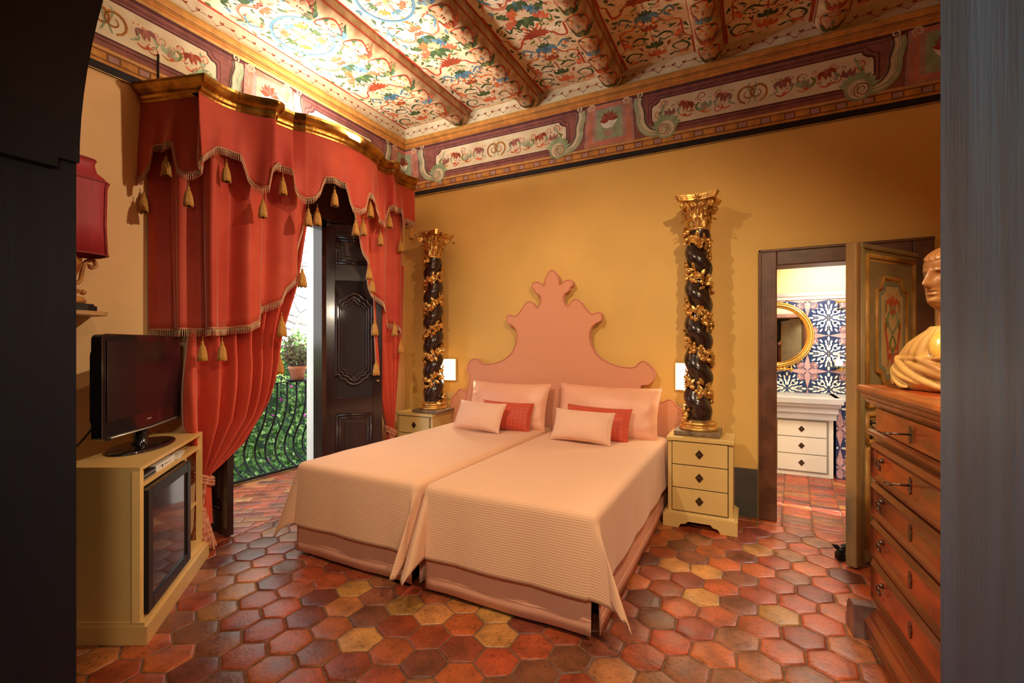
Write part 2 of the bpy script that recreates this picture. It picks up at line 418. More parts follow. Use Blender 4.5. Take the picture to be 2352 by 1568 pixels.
class Paint:
    def __init__(s, b, mapf): s.b = b; s.f = mapf; s.st = [(0, 0, 0, 1, 1)]; s.n = 0
    def T(s, x, y):
        for (cx, cy, a, sx, sy) in reversed(s.st):
            x *= sx; y *= sy; x, y = cx+x*math.cos(a)-y*math.sin(a), cy+x*math.sin(a)+y*math.cos(a)
        return x, y
    def push(s, cx, cy, a=0, sx=1, sy=None): s.st.append((cx, cy, a, sx, sx if sy is None else sy))
    def pop(s): s.st.pop()
    def pt(s, x, y, l): u, v = s.T(x, y); return s.f(u, v, .0004+.00035*l+2.2e-6*(s.n % 150))
    def poly(s, pts, c, l=1):
        s.n += 1
        s.b.add([s.pt(x, y, l) for x, y in pts], [tuple(range(len(pts)))], PK.index(c))
    def strip(s, pts, w, c, l=1):
        n = len(pts); a = []; s.n += 1
        for i, (x, y) in enumerate(pts):
            x0, y0 = pts[max(i-1, 0)]; x1, y1 = pts[min(i+1, n-1)]; dx, dy = x1-x0, y1-y0; d = math.hypot(dx, dy) or 1
            ww = (w(i/(n-1)) if callable(w) else w)/2*(1.15 if (w(.5) if callable(w) else w) < .024 and l < 60 else 1)
            a.append(s.pt(x-dy/d*ww, y+dx/d*ww, l)); a.append(s.pt(x+dy/d*ww, y-dx/d*ww, l))
        s.b.add(a, [(2*i, 2*i+1, 2*i+3, 2*i+2) for i in range(n-1)], PK.index(c))
    def line(s, pts, w, c, l=1, taper=False, n=5, smooth=True):
        if smooth and len(pts) > 2: pts = [(p.x, p.y) for p in catmull([(x, y, 0) for x, y in pts], n)]
        s.strip(pts, (lambda t: w*(.25+.75*math.sin(PI*min(1, .12+t*.88)))) if taper else w, c, l)
    def curl(s, r=.05, turns=1.2, w=.005, c='red', l=1, lead=.0, ball=0):
        # starts at origin heading +x, spirals left
        pts = []
        if lead: pts.append((-lead, -lead*.2))
        n = int(10*turns)+4
        for k in range(n+1):
            t = k/n; rr = r*(1-t*.78); a = -PI/2+2*PI*turns*t
            cx, cy = 0, r
            pts.append((cx+rr*math.cos(a), cy*(1)+rr*math.sin(a)))
        s.strip(pts, lambda t: w*(.4+.6*math.sin(PI*min(1, t+.15))), c, l)
        if ball: s.dot(pts[-1][0], pts[-1][1], ball, c, l+1)
    def dot(s, x, y, r, c, l=2, n=8): s.poly([(x+r*math.cos(2*PI*k/n), y+r*math.sin(2*PI*k/n)) for k in range(n)], c, l)
    def leaf(s, x, y, a, L, W, c='green', l=2, bend=.25, vein=None):
        s.push(x, y, a); W = W*1.15
        n = 6; up = []; dn = []
        for k in range(n+1):
            t = k/n; w = W/2*math.sin(PI*t**.8); yy = bend*L*math.sin(PI*t*.9)*.5
            up.append((L*t, yy+w)); dn.append((L*t, yy-w))
        s.poly(dn+up[::-1][1:-1], c, l)
        if vein: s.strip([(L*.1, 0), (L*.5, bend*L*.45), (L*.9, bend*L*.15)], W*.13, vein, l+1)
        s.pop()
    def tulip(s, x, y, a, S, c='green', c2='ochre', l=3):
        s.push(x, y, a, S)
        s.leaf(0, 0, .75, 1.05, .42, c, l, .5); s.push(0, 0, 0, 1, -1); s.leaf(0, 0, .75, 1.05, .42, c, l, .5); s.pop()
        s.leaf(0, 0, .18, .95, .34, c, l+1, .2); s.push(0, 0, 0, 1, -1); s.leaf(0, 0, .18, .95, .34, c, l+1, .2); s.pop()
        s.strip([(0.1, 0), (.9, 0)], .05, c2, l+2); s.strip([(.1, .05), (.6, .28)], .04, c2, l+2); s.strip([(.1, -.05), (.6, -.28)], .04, c2, l+2)
        s.dot(-.06, 0, .13, c2, l+2)
        for q in (1, -1):
            s.push(.86, .62*q, 0, 1, q); s.strip([(0, 0), (.14, .12), (.1, .28), (-.05, .26)], .09, c, l); s.pop()
        s.pop()
    def flame(s, x, y, a, S, c='rust', l=3):
        s.push(x, y, a, S)
        for k in range(-4, 5):
            s.leaf(0, k*.07, k*.30, 1.0-.08*abs(k), .22, c, l, .25*(-1 if k > 0 else 1))
        s.strip([(-.05, -.5), (.06, -.25), (.0, 0), (.06, .25), (-.05, .5)], .14, c, l+1)
        s.pop()
    def acan(s, pts, w, c, c2, l=1, leafs=7, lc='sage'):
        s.line(pts, w, c, l, False, 7); s.line(pts, w*.35, c2, l+1, False, 7)

def flower_field(p, w, v0, v1, medal=True, seed=1, mv=1.65):
    rr = random.Random(seed)
    # thin orange curls everywhere
    v = v0
    for k in range(int((v1-v0)*w*300)):
        x = rr.uniform(-w/2+.03, w/2-.03); y = rr.uniform(v0, v1)
        p.push(x, y, rr.uniform(0, 6.28), 1, rr.choice((1, -1))); p.curl(rr.uniform(.012, .030), rr.uniform(.9, 1.5), .0026, rr.choice(('orange', 'orange', 'pink', 'ochre')), 0); p.pop()
    for k in range(int((v1-v0)*w*150)):
        x = rr.uniform(-w/2+.03, w/2-.03); y = rr.uniform(v0, v1); p.leaf(x, y, rr.uniform(0, 6.28), rr.uniform(.025, .05), .013, rr.choice(('green', 'green', 'olive', 'blue', 'ltred', 'orange', 'rust')), 1, .5)
    hw = w/2
    def cl(vv): return mv-abs(mv-vv)
    def half(fl):
        # fl: +1 near half (v as is), -1 mirrored about the medallion
        def V(v): return v if fl > 0 else 2*mv-v
        def A(a): return a if fl > 0 else -a
        p.push(0, 0 if fl > 0 else 2*mv, 0, 1, fl)
        for q in (1, -1):
            p.push(0, 0, 0, q, 1)
            # corner green S-scrolls
            p.line([(hw*.45, .10), (hw*.75, .09), (hw*.88, .16), (hw*.7, .22), (hw*.45, .19), (hw*.55, .13)], .016, 'green', 2, True)
            p.leaf(hw*.3, .07, .4, .06, .02, 'green', 3); p.leaf(hw*.9, .2, 1.2, .05, .02, 'green', 3)
            p.tulip(hw*.72, .075, 1.57, .045, 'ltred', 'ochre')
            # red frame with step
            p.line([(hw*.80, .30), (hw*.80, .50)], .010, 'red', 2, smooth=False)
            p.line([(hw*.98, 0), (hw*.98, .26), (hw*.80, .30)], .008, 'red', 2, smooth=False)
            p.line([(hw*.80, .50), (hw*.62, .53), (hw*.42, .53), (hw*.25, .60), (hw*.12, .58), (hw*.14, .53), (hw*.2, .55)], .014, 'orange', 2)
            p.line([(hw*.80, .50), (hw*.62, .525), (hw*.42, .525), (hw*.25, .595)], .005, 'red', 3)
            p.line([(hw*.10, .36), (hw*.35, .40), (hw*.55, .36)], .020, 'green', 3, True); p.tulip(hw*.62, .35, -.4, .06, 'ltred', 'ochre')
            for k in range(3): p.leaf(hw*(.28+.10*k), .30+.01*k, .6, .035, .011, 'green', 3)
            p.line([(hw*.35, .62), (hw*.6, .68), (hw*.72, .62)], .018, 'blue', 3, True); p.line([(hw*.5, .60), (hw*.8, .66)], .007, 'ltred', 2)
            # shelf line with flame
            p.line([(hw*.14, .80), (hw*.42, .81), (hw*.60, .74), (hw*.80, .74), (hw*.84, .86)], .013, 'red', 3)
            p.line([(hw*.84, .86), (hw*.98, .88)], .009, 'red', 2, smooth=False)
            p.line([(hw*.98, .88), (hw*.98, 1.20)], .008, 'red', 2, smooth=False)
            for (dx, dy, aa, cc) in ((.5, .44, .3, 'green'), (.2, .42, 2, 'olive'), (.62, .86, .4, 'green'), (.3, .74, 2.4, 'olive'), (.15, .90, .8, 'ltred'), (.7, 1.16, 1.1, 'blue'), (.22, 1.12, 2.3, 'orange'), (.48, 1.40, .2, 'ltred'), (.66, 1.48, 2.4, 'green'), (.35, .23, .9, 'rust'), (.58, .58, 2.0, 'blue'), (.7, .42, .5, 'rust'), (.92, 1.42, .9, 'ltred'), (.94, .40, 1.7, 'green')): p.leaf(hw*dx, dy, aa, .06, .020, cc, 3, .4); p.dot(hw*dx, dy, .007, cc, 4)
            # leafy sprigs at the borders
            for k, (dx, dy, aa) in enumerate(((.90, .60, 2.2), (.86, .66, 2.7), (.93, .70, 1.3), (.85, .92, 2.3), (.92, .98, 1.9), (.82, 1.02, 2.8), (.93, 1.06, 1.2), (.88, 1.28, 2.2), (.80, 1.33, 2.8))):
                p.leaf(hw*dx, dy, aa, .055, .020, 'green', 4, .3, 'olive')
            p.line([(hw*.25, .92), (hw*.45, .98), (hw*.6, .93), (hw*.66, 1.0)], .016, rr.choice(('green', 'olive')), 3, True)
            p.tulip(hw*.38, 1.00, 1.0, .075, 'ltred', 'pink'); p.tulip(hw*.55, 1.10, 2.2, .06, 'green', 'olive')
            p.line([(hw*.1, 1.27), (hw*.3, 1.20), (hw*.55, 1.22), (hw*.72, 1.30), (hw*.86, 1.22)], .015, 'pink', 3, True)
            p.line([(hw*.1, 1.28), (hw*.3, 1.21), (hw*.55, 1.23), (hw*.72, 1.31), (hw*.86, 1.23)], .006, 'ltred', 4)
            p.push(hw*.12, 1.27, 2.2); p.curl(.02, 1.3, .010, 'red', 4); p.pop()
            p.line([(hw*.55, 1.27), (hw*.75, 1.36), (hw*.62, 1.42)], .015, 'blue', 4, True)
            p.leaf(hw*.3, 1.34, .9, .07, .022, 'green', 4, .3, 'olive'); p.leaf(hw*.8, 1.5, 1.6, .06, .022, 'green', 4, .3, 'olive'); p.leaf(hw*.9, 1.62, 1.9, .06, .022, 'blue', 4, .3)
            for k in range(3): p.dot(hw*(.42+.10*k), .575-.01*k, .006, 'orange', 3)
            p.pop()
        # centre line plants
        p.tulip(0, .12, 1.57, .09, 'ltred', 'orange'); p.dot(0, .09, .010, 'blue', 5)
        p.tulip(0, .24, 1.57, .085, 'green', 'olive'); p.line([(0, .2), (0, .5)], .004, 'olive', 1, smooth=False)
        for k in range(4): p.dot(0, .33+.022*k, .008, 'red', 4)
        p.tulip(0, .47, 1.57, .075, 'rust', 'orange'); p.tulip(0, .66, -1.57, .11, 'blue', 'navy'); p.tulip(0, .66, 1.57, .06, 'green', 'olive')
        for k in range(3): p.dot(0, .735+.02*k, .007, 'rust', 4)
        p.flame(0, .80, 1.57, .13)
        p.tulip(0, 1.03, -1.57, .12, 'green', 'olive'); p.tulip(.05, 1.10, .6, .08, 'ltred', 'orange'); p.tulip(-.06, 1.10, 2.6, .08, 'blue', 'navy'); p.tulip(0, 1.21, -1.57, .10, 'green', 'blue')
        p.tulip(0, 1.30, 1.57, .07, 'ltred', 'pink'); 
        p.pop()
    half(1); half(-1)
    # medallion
    r = hw*.70
    p.push(0, mv, 0, 1, 1.05)
    ring = [(r*math.cos(2*PI*k/36), r*math.sin(2*PI*k/36)) for k in range(37)]
    p.strip(ring, .016, 'blue', 4); p.strip([(x*.95, y*.95) for x, y in ring], .003, 'navy', 5)
    for k in range(8):
        p.push(0, 0, 2*PI*k/8)
        p.tulip(r*.50, 0, 0, r*.26, ('green', 'ltred', 'blue', 'orange')[k % 4], 'olive'); p.leaf(r*.10, 0, 0, r*.36, r*.13, ('pink', 'ltgreen')[k % 2], 4, 0); p.dot(r*.43, 0, .007, 'rust', 5)
        p.pop()
    p.dot(0, 0, r*.09, 'ochre', 5); p.pop()

cream_m = M('cream_ceiling_ground', (.82, .73, .53), .7, vs=5.0, col2=(.64, .42, .23), detail=9, spec=.25)
cream_w = M('cream_panel_ground', (.80, .72, .52), .7, vs=6, col2=(.66, .52, .33), spec=.25)
BX = [-2.75, -1.935, -1.12, -.305, .51]; BR = .105
YN = FY   # near end of ceiling
edges = [WX]+BX+[RX]
cb = B(); cb.box((WX-.1, FY-.2, CZ), (RX+.1, WY+.1, CZ+.12), PK.index('cream'))
for k in range(len(edges)-1):
    x0 = edges[k]+(BR if k else .02); x1 = edges[k+1]-(BR if k < len(edges)-2 else .02); w_ = x1-x0; xc = (x0+x1)/2
    P = Paint(cb, lambda u, v, h, xc=xc: (xc-u, WY-v, CZ-h))
    flower_field(P, w_-.03, .03, WY-YN-.02, seed=k+3)
    for q in (1, -1): P.strip([(q*(w_/2-.008), .0), (q*(w_/2-.008), 3.55)], .012, 'red', 2)
struct(cb.build('ceiling', pmats(cream_m)))
# beams
cream_b = M('tan_beam_ground', (.66, .47, .27), .65, vs=9, col2=(.34, .17, .08), bump=.25, bs=14, detail=8, spec=.3)
for bi, bx in enumerate(BX):
    bb = B(); rr = random.Random(bi+20); ZB = CZ-.055
    def prof(v):  # rounded nose near the wall
        e = .05
        k = 1 if v > .14 else .72+.28*math.sin(PI/2*max(0, (v-.0)/.14))
        return k
    def bmap(u, v, h, bx=bx, ZB=ZB):
        # u: arc angle -90..90 mapped as metres around; v along from wall
        a = u/BR; r = BR*prof(v)*(1+.03*noise.noise(Vector((a*1.5, v*3, bx))))+h*3
        return (bx-r*math.sin(a), WY-.012-v, ZB-r*math.cos(a)*(1.0 if abs(a) < 1.57 else 1))
    rows = []
    vsn = [0, .02, .04, .07, .10, .14]+[.14+.05*k for k in range(1, 69)]
    for v in vsn:
        row = [(bx-BR*prof(v), WY-.012-v, CZ+.01)]+[bmap(BR*math.radians(90-180*k/24), v, 0) for k in range(25)]+[(bx+BR*prof(v), WY-.012-v, CZ+.01)]
        rows.append(row)
    bb.grid(rows, PK.index('cream')); bb.add(rows[0], [tuple(range(len(rows[0])))], PK.index('cream'))
    P = Paint(bb, bmap); q0 = BR*1.35
    for q in (1, -1): P.strip([(q*q0, .1+.05*k) for k in range(69)], .010, 'red', 2)
    v = .06; k = 0
    while v < 3.4:
        P.tulip(0, v+.02, 1.57, .075, ('green', 'rust', 'blue', 'green')[k % 4], 'ochre')
        P.dot(0, v+.125, .010, ('blue', 'ltred', 'rust')[k % 3]); P.dot(0, v+.15, .007, 'rust'); P.dot(0, v+.105, .006, 'red')
        for q in (1, -1):
            P.push(0, 0, 0, q, 1)
            P.line([(.0, v+.03), (.05, v+.07), (.085, v+.16), (.05, v+.23), (.0, v+.26)], .009, 'red', 1)
            P.leaf(.06, v+.04, .8+.3*q, .06, .02, ('green', 'olive', 'ltred')[k % 3], 2, .4); P.leaf(.07, v+.2, 2.1, .05, .018, 'green', 2, .4); P.leaf(.03, v+.18, 1.2, .04, .015, ('ltred', 'orange')[k % 2], 2, .4)
            P.push(.1, v+.09, 1.4); P.curl(.022, 1.3, .0045, 'red', 1); P.pop(); P.push(.05, v+.13, .3); P.curl(.018, 1.2, .004, 'orange', 1); P.pop()
            P.pop()
        v += .262; k += 1
    o = bb.build('trim_%d' % (3+bi), pmats(cream_b)); struct(o); o['label'] = 'rounded ceiling beam painted with tulips and scrolls'
# frieze: painted band under the ceiling on the headboard wall and the window wall
def frieze(name, fmap, L, centres, squares, out):
    fb = B()
    def q(u0, u1, z0, z1, c, l): 
        n = max(1, int((u1-u0)/.4)); P.strip([(lerp(u0, u1, k/n), (z0+z1)/2) for k in range(n+1)], z1-z0, c, l)
    P = Paint(fb, fmap)
    # body with slight mouldings (profile: out, z)
    z0, z1 = 3.05, CZ
    prof = [(0, z0), (.012, z0+.002), (.012, 3.60), (.030, 3.612), (.036, 3.632), (.030, 3.650), (.040, 3.662), (.046, 3.690), (.038, 3.708), (.014, 3.712), (.014, CZ)]
    pal = ['black', 'plum', 'gold', 'gold', 'gold', 'gold', 'gold', 'ochre', 'gold', 'cream']
    for k in range(len(prof)-1):
        (o0, a), (o1, b2) = prof[k], prof[k+1]
        fb.add([fmap(0, a, o0-.012), fmap(L, a, o0-.012), fmap(L, b2, o1-.012), fmap(0, b2, o1-.012)], [(0, 1, 2, 3)], PK.index(pal[k]))
    q(0, L, 3.05, 3.056, 'ochre', 1); q(0, L, 3.056, 3.105, 'black', 1); q(0, L, 3.105, 3.20, 'brown', 1); q(0, L, 3.107, 3.122, 'gold', 2); q(0, L, 3.185, 3.205, 'gold', 2); q(0, L, 3.193, 3.196, 'cream', 3)
    q(0, L, 3.575, 3.60, 'dplum', 1); q(0, L, 3.552, 3.556, 'dplum', 1)
    for zz, cc in ((3.615, 'orange'), (3.655, 'brown')): P.strip([(0, zz), (L, zz)], .008, cc, 70)
    u = .05
    while u < L:
        q(u, min(L, u+.09), 3.132, 3.174, 'gold', 2); q(u+.10, min(L, u+.155), 3.135, 3.17, 'lilac', 2); q(u+.01, min(L, u+.07), 3.148, 3.153, 'ochre', 3); u += .165
    # little flowers on the top strip
    u = .06; k = 0
    while u < L-.05:
        P.line([(u-.05, 3.76+.02*(-1)**k), (u, 3.775), (u+.05, 3.76-.02*(-1)**k)], .003, 'rust', 9, smooth=False); P.leaf(u, 3.775, .9, .026, .010, 'rust', 10); P.leaf(u, 3.775, 2.2, .026, .010, 'rust', 10); u += .085; k += 1
    rr = random.Random(5)
    for (c, hl) in centres:
        z0, z1 = 3.275, 3.51
        e = .07
        def cart(g, col, l):
            pts = []
            a, b3 = hl+g, (z1-z0)/2+g; zc = (z0+z1)/2
            def corner(sx, sy):
                cc = [(a-e*0, 0)]
                return [(sx*(a-e+e*(1-math.cos(t))), sy*(b3-e*math.sin(t)*1.0)) for t in (0, .4, .8, 1.2, 1.57)]
            # notched corners
            tr = [(a-e, b3), (a-e+.005, b3-.02), (a-.035, b3-.045), (a-.01, b3-.05), (a, b3-.065)]
            pts = tr+[(x, -y) for x, y in tr[::-1]]+[(-x, -y) for x, y in tr]+[(-x, y) for x, y in tr[::-1]]
            P.poly([(c+x, zc+y) for x, y in pts], col, l)
        cart(.035, 'dplum', 2); cart(.028, 'plum', 3); cart(.012, 'dplum', 4); cart(.0, 'cream', 5)
        zc = (z0+z1)/2
        for sx in (1, -1):
            P.push(c, zc, 0, sx, 1)
            P.push(.05, -.075, .2, 1); P.curl(.078, 1.4, .018, 'gold', 7); P.pop()
            P.push(.05, -.075, .2, 1); P.curl(.076, 1.4, .006, 'brown', 8); P.pop()
            P.line([(.03, -.08), (.01, -.02), (.03, .05), (.015, .09)], .012, 'sage', 7, True)
            P.line([(.12, -.06), (.17, -.03), (.16, .03)], .010, 'sage', 7, True); P.dot(.14, .055, .006, 'orange', 8); P.dot(.165, .06, .006, 'orange', 8); P.dot(.19, .058, .005, 'orange', 8)
            L2 = hl-.1; k = 0; x = .2
            while x < L2:
                P.tulip(x, .045*(-1)**k, -1.3 if k % 2 == 0 else 1.2, .075, ('plum', 'sage', 'rust')[k % 3], 'pink', 6)
                P.push(x+.03, -.03*(-1)**k, rr.uniform(0, 6.2), 1); P.curl(.038, 1.4, .006, 'red', 6); P.pop()
                P.push(x+.07, .03*(-1)**k, rr.uniform(0, 6.2), 1); P.curl(.032, 1.4, .0055, 'ltred', 6); P.pop()
                P.line([(x-.04, -.06), (x, -.075), (x+.06, -.05)], .012, ('ltred', 'gold')[k % 2], 6, True)
                P.dot(x+.07, .05, .014, 'pink', 7); P.dot(x+.07, .05, .008, 'cream', 8); P.dot(x+.02, -.06, .013, 'ltred', 7)
                P.line([(x+.05, .02), (x+.075, -.01), (x+.06, -.05)], .016, ('sage', 'olive')[k % 2], 6, True)
                x += .145; k += 1
            for t in range(4): P.leaf(hl-.09, -.04+.03*t, .5+.5*t, .05, .016, 'sage', 6, .3)
            P.pop()
    for s_ in squares:
        # pink border block with green field and a pale lily
        for (hw_, z0, z1, col, l) in ((.235, 3.205, 3.585, 'lilac', 9), (.215, 3.215, 3.58, 'pink', 10), (.16, 3.25, 3.55, 'lilac', 11), (.125, 3.265, 3.535, 'sage', 12)):
            P.poly([(s_-hw_, z0), (s_+hw_, z0), (s_+hw_*.9, z1), (s_-hw_*.9, z1)], col, l)
        for k in range(5): P.leaf(s_, 3.36, 1.57+(k-2)*.45, .10, .034, 'white', 13, .1)
        for k in range(7): P.leaf(s_, 3.43, 1.57+(k-3)*.5, .09, .035, 'plum' if k % 2 else 'rust', 14, .2)
        for k in range(3): P.leaf(s_, 3.28, 1.57+(k-1)*.6, .08, .03, 'lilac', 13, .1)
        for sx in (1, -1):
            P.push(s_, 0, 0, sx, 1)
            P.push(.17, 3.535, .4, 1); P.curl(.035, 1.4, .014, 'cream', 14); P.pop(); P.push(.17, 3.535, .4, 1); P.curl(.034, 1.4, .005, 'pink', 15); P.pop()
            P.line([(.2, 3.53), (.185, 3.45), (.215, 3.36), (.19, 3.27)], .02, 'lilac', 13, True); 
            for k in range(4): P.leaf(.19, 3.30+.05*k, .9, .05, .02, 'pink', 14, .3)
            # big C-scroll reaching to the cartouche
            arcp = [(.27, 3.56), (.262, 3.50), (.285, 3.42), (.29, 3.34), (.33, 3.27), (.40, 3.235), (.46, 3.235)]
            P.line(arcp, .085, 'sage', 8, False); P.line(arcp, .055, 'grey', 9); P.line([(x+.012, z) for x, z in arcp], .010, 'cream', 10); P.line([(x-.016, z) for x, z in arcp], .008, 'sage', 10); P.line([(x+.033, z+.01) for x, z in arcp], .010, 'dplum', 9)
            P.push(.27, 3.565, 2.6, 1, -1); P.curl(.026, 1.2, .012, 'cream', 12); P.pop()
            # spiral volute
            P.dot(.50, 3.25, .088, 'sage', 10, 18); P.dot(.50, 3.25, .070, 'grey', 11, 18)
            P.push(.50, 3.185, 0, 1); P.curl(.064, 2.2, .014, 'cream', 12); P.pop()
            P.push(.50, 3.19, .4, 1); P.curl(.056, 2.0, .007, 'brown', 12); P.pop()
            for k in range(8):
                a = .2+k*.36; P.leaf(.50+.075*math.cos(a), 3.25+.075*math.sin(a), a+.3, .055, .035, 'sage' if k % 2 else 'ltgreen', 11, .4)
            P.pop()
    o = fb.build(name, pmats(cream_w)); struct(o)
    return o
frieze('trim_8', lambda u, v, h: (WX+u, WY-.012-h, v), RX-WX, [(-2.34-WX, .76), (0-WX, .78)], [-.02, -1.163-WX, 1.19-WX], 0)
frieze('trim_9', lambda u, v, h: (WX+.012+h, FY+u, v), WY-FY, [(1.42-FY, .66), (3.31-FY, .42)], [2.513-FY, 4.19-FY, .40-FY+.05], 0)
# ================================================================== PELMET, VALANCE AND CURTAINS
def velvet(name, c1, c2):
    m = M(name, c1, .62, var=.0, vs=2.5, col2=c2, sheen=.6, bump=.04, bs=180, spec=.25); return m
vel = velvet('coral_velvet', (.58, .088, .045), (.44, .045, .028)); vel2 = velvet('coral_velvet_deep', (.60, .075, .038), (.50, .05, .03))
gilt = M('worn_gilding', (.62, .34, .07), .34, 1.0, vs=9, col2=(.22, .09, .02), bump=.35, bs=22, detail=9)
gimp_m = M('fringe_gimp', (.50, .20, .11), .6, bump=.3, bs=300); bead_m = M('fringe_cream_bead', (.72, .55, .33), .35); drop_m = M('fringe_glass_drop', (.60, .28, .17), .25, coat=.4)
tas_m = M('golden_silk', (.66, .32, .045), .42, vs=60, col2=(.42, .17, .02), bump=.5, bs=160, stretch=(6, 6, .4), sheen=.4)

def seglen(P):
    s = [0]
    for a, b in zip(P, P[1:]): s.append(s[-1]+math.hypot(b[0]-a[0], b[1]-a[1]))
    return s
class Path:
    def __init__(s, pts): s.p = [Vector((p[0], p[1], 0)) for p in pts]; s.s = seglen(s.p); s.L = s.s[-1]
    def at(s, d):
        d = max(0, min(s.L, d))
        for i in range(len(s.p)-1):
            if d <= s.s[i+1]+1e-9:
                t = (d-s.s[i])/max(1e-9, s.s[i+1]-s.s[i]); return s.p[i].lerp(s.p[i+1], t)
    def nrm(s, d, e=.04):
        t = s.at(d+e)-s.at(d-e); t.normalize(); return Vector((t.y, -t.x, 0))
    def hit(s, px, far=False):
        dx, dy = ray(px); best = None
        for i in range(len(s.p)-1):
            a, b = s.p[i], s.p[i+1]; ex, ey = b.x-a.x, b.y-a.y; den = dx*ey-dy*ex
            if abs(den) < 1e-9: continue
            t = (a.x*ey-a.y*ex)/den; k = (a.x*dy-a.y*dx)/den
            if -.001 <= k <= 1.001 and t > 0 and (best is None or (t > best[0]) == far): best = (t, s.s[i]+k*(s.s[i+1]-s.s[i]))
        if best is None:
            e, d = (s.p[0], 0) if px < 600 else (s.p[-1], s.L); best = (-_s*e.x+_c*e.y, d)
        return best
    def sz(s, px, py):
        h = s.hit(px)
        return h[1], CH-(py-HOR)/F*h[0]
half = [(-3.548, 1.545), (-3.01, 1.70), (-3.04, 1.82), (-3.035, 1.93), (-2.98, 2.03), (-2.925, 2.09), (-2.90, 2.14), (-2.915, 2.19), (-2.955, 2.215), (-2.945, 2.29), (-2.89, 2.345), (-2.85, 2.45), (-2.815, 2.60), (-2.80, 2.75)]
YC = 2.75
full = half+[(x, 2*YC-y) for x, y in half[-2::-1]]
# smooth the S-curves but keep the corners sharp
def smooth_path(P, sharp):
    out = []; seg = [P[0]]
    for i in range(1, len(P)):
        seg.append(P[i])
        if i in sharp or i == len(P)-1:
            out += [(v.x, v.y) for v in (catmull([(x, y, 0) for x, y in seg], 5) if len(seg) > 2 else [Vector((x, y, 0)) for x, y in seg])][(1 if out else 0):]
            seg = [P[i]]
    return out
nF = len(full); cor = smooth_path(full, {1, 8, 9, 10, nF-2, nF-9, nF-10, nF-11})
def offset(P, d):     # towards the wall
    out = []
    for i in range(len(P)):
        c = Vector(P[i]+(0,)); a = Vector(P[max(i-1, 0)]+(0,)); b = Vector(P[min(i+1, len(P)-1)]+(0,)); t1 = (c-a) if i else (b-c); t2 = (b-c) if i < len(P)-1 else t1
        t1.normalize(); t2.normalize(); n1 = Vector((t1.y, -t1.x, 0)); n = (n1+Vector((t2.y, -t2.x, 0))).normalized(); k = d/max(.7, n.dot(n1))
        out.append((P[i][0]-n.x*k, P[i][1]-n.y*k))
    return out
pel = thing('curtain_pelmet', 'gilded serpentine pelmet with coral velvet scalloped valance above the balcony door', 'pelmet', (-3.3, YC, 2.95))
pinv = Matrix.Translation((3.3, -YC, -2.95))
def kid(b, name, mats, parent, **k):
    o = b.build(name, mats, parent, **k)
    p = parent; m = Matrix()
    while p: m = Matrix.Translation(p.location) @ Matrix.Rotation(p.rotation_euler.z, 4, 'Z') @ m if not p.parent else m @ Matrix(); p = p.parent
    o.data.transform(m.inverted()); return o
# cornice moulding, profile (out, z)
b_ = B(); inner = offset(cor, .055)
prof = [(-.115, 2.955), (-.057, 2.955), (-.055, 2.965), (-.042, 2.975), (-.038, 2.99), (-.042, 3.003), (-.034, 3.008), (-.018, 3.022), (-.002, 3.045), (-.0, 3.062), (-.010, 3.068), (-.115, 3.06)]
b_.sweep([(x, y, 0) for x, y in cor], prof, smooth=False)
b_.prism([(x, y, 3.045) for x, y in inner], (0, 0, .012))
cornice = kid(b_, 'cornice', gilt, pel); fixn(cornice)
b_ = B(); b_.tube([(-3.53, 1.70, 3.05), (-3.53, 1.70, 3.32)], .006, n=6); kid(b_, 'fixing_rod', M('dark_iron', (.03, .02, .018), .5, .6), pel)
VP_ = Path(offset(cor, .062))
HEM = [(323,413),(340,408),(353,384),(358,339),(365,333),(386,331),(407,330),(411,367),(418,391),(431,401),(446,399),(466,378),(480,345),(486,339),(520,346),(553,358),(561,380),(570,406),(585,425),(602,434),(622,430),(627,377),(645,380),(668,393),(672,419),(687,448),(702,456),(721,454),(734,437),(741,409),(769,411),(793,422),(799,454),(808,476),(821,483),(832,474),(841,443),(861,454),(862.5,480),(869,508),(877,513),(888,497),(893,476),(914,480),(919,508),(923,528),(928,502),(949,510)]
hs = []
for px, py in HEM:
    s_, z_ = VP_.sz(px, py)
    if not hs or s_ > hs[-1][0]+.002: hs.append((s_, z_))
hs = [(0, hs[0][1])]+hs[1:]+[(VP_.L, hs[-1][1])]
def fold(s, t): return .016*math.sin(s*21+math.sin(s*5)*1.5)*t+.008*math.sin(s*44+1+2*t)*t*t+.020*t
b_ = B(); NS = 420; rows = []
for j in range(15):
    t = j/14; rows.append([])
    for i in range(NS+1):
        s_ = VP_.L*i/NS; zt = 2.975; zb = interp(hs, s_); p = VP_.at(s_); n = VP_.nrm(s_, .03)
        q = p+n*fold(s_, t); rows[-1].append(Vector((q.x, q.y, lerp(zt, zb, t))))
b_.grid(rows); hemline = rows[-1]
val = kid(b_, 'valance', vel, pel, solid=.004)
def fringe(pts, name, parent, h=.052, step=.0125):
    b = B(); b.tube(pts, .0055, 0, n=6, flat=(1, 1.6))
    P = [Vector(p) for p in pts]; d = 0; L = 0; nxt = 0
    for a, c in zip(P, P[1:]):
        l = (c-a).length
        while nxt <= L+l:
            p = a.lerp(c, (nxt-L)/max(l, 1e-6)); steep = abs((c-a).z)/max(l, 1e-6)
            hh = h*(1-.25*steep)
            for q, (dz, r, mi, sz) in enumerate(((.012, .0042, 1, 1), (.021, .0042, 1, 1), (.034, .0036, 2, 2.4), (.046, .0030, 2, 1.6))):
                b.sph((p.x, p.y, p.z-dz*hh/.052), r, mi, 5, (1, 1, sz))
            nxt += step
        L += l
    return kid(b, name, [gimp_m, bead_m, drop_m], parent)
fr = fringe([p+VP_.nrm(VP_.L*i/NS)*.004 for i, p in enumerate(hemline)][::2], 'fringe', val)
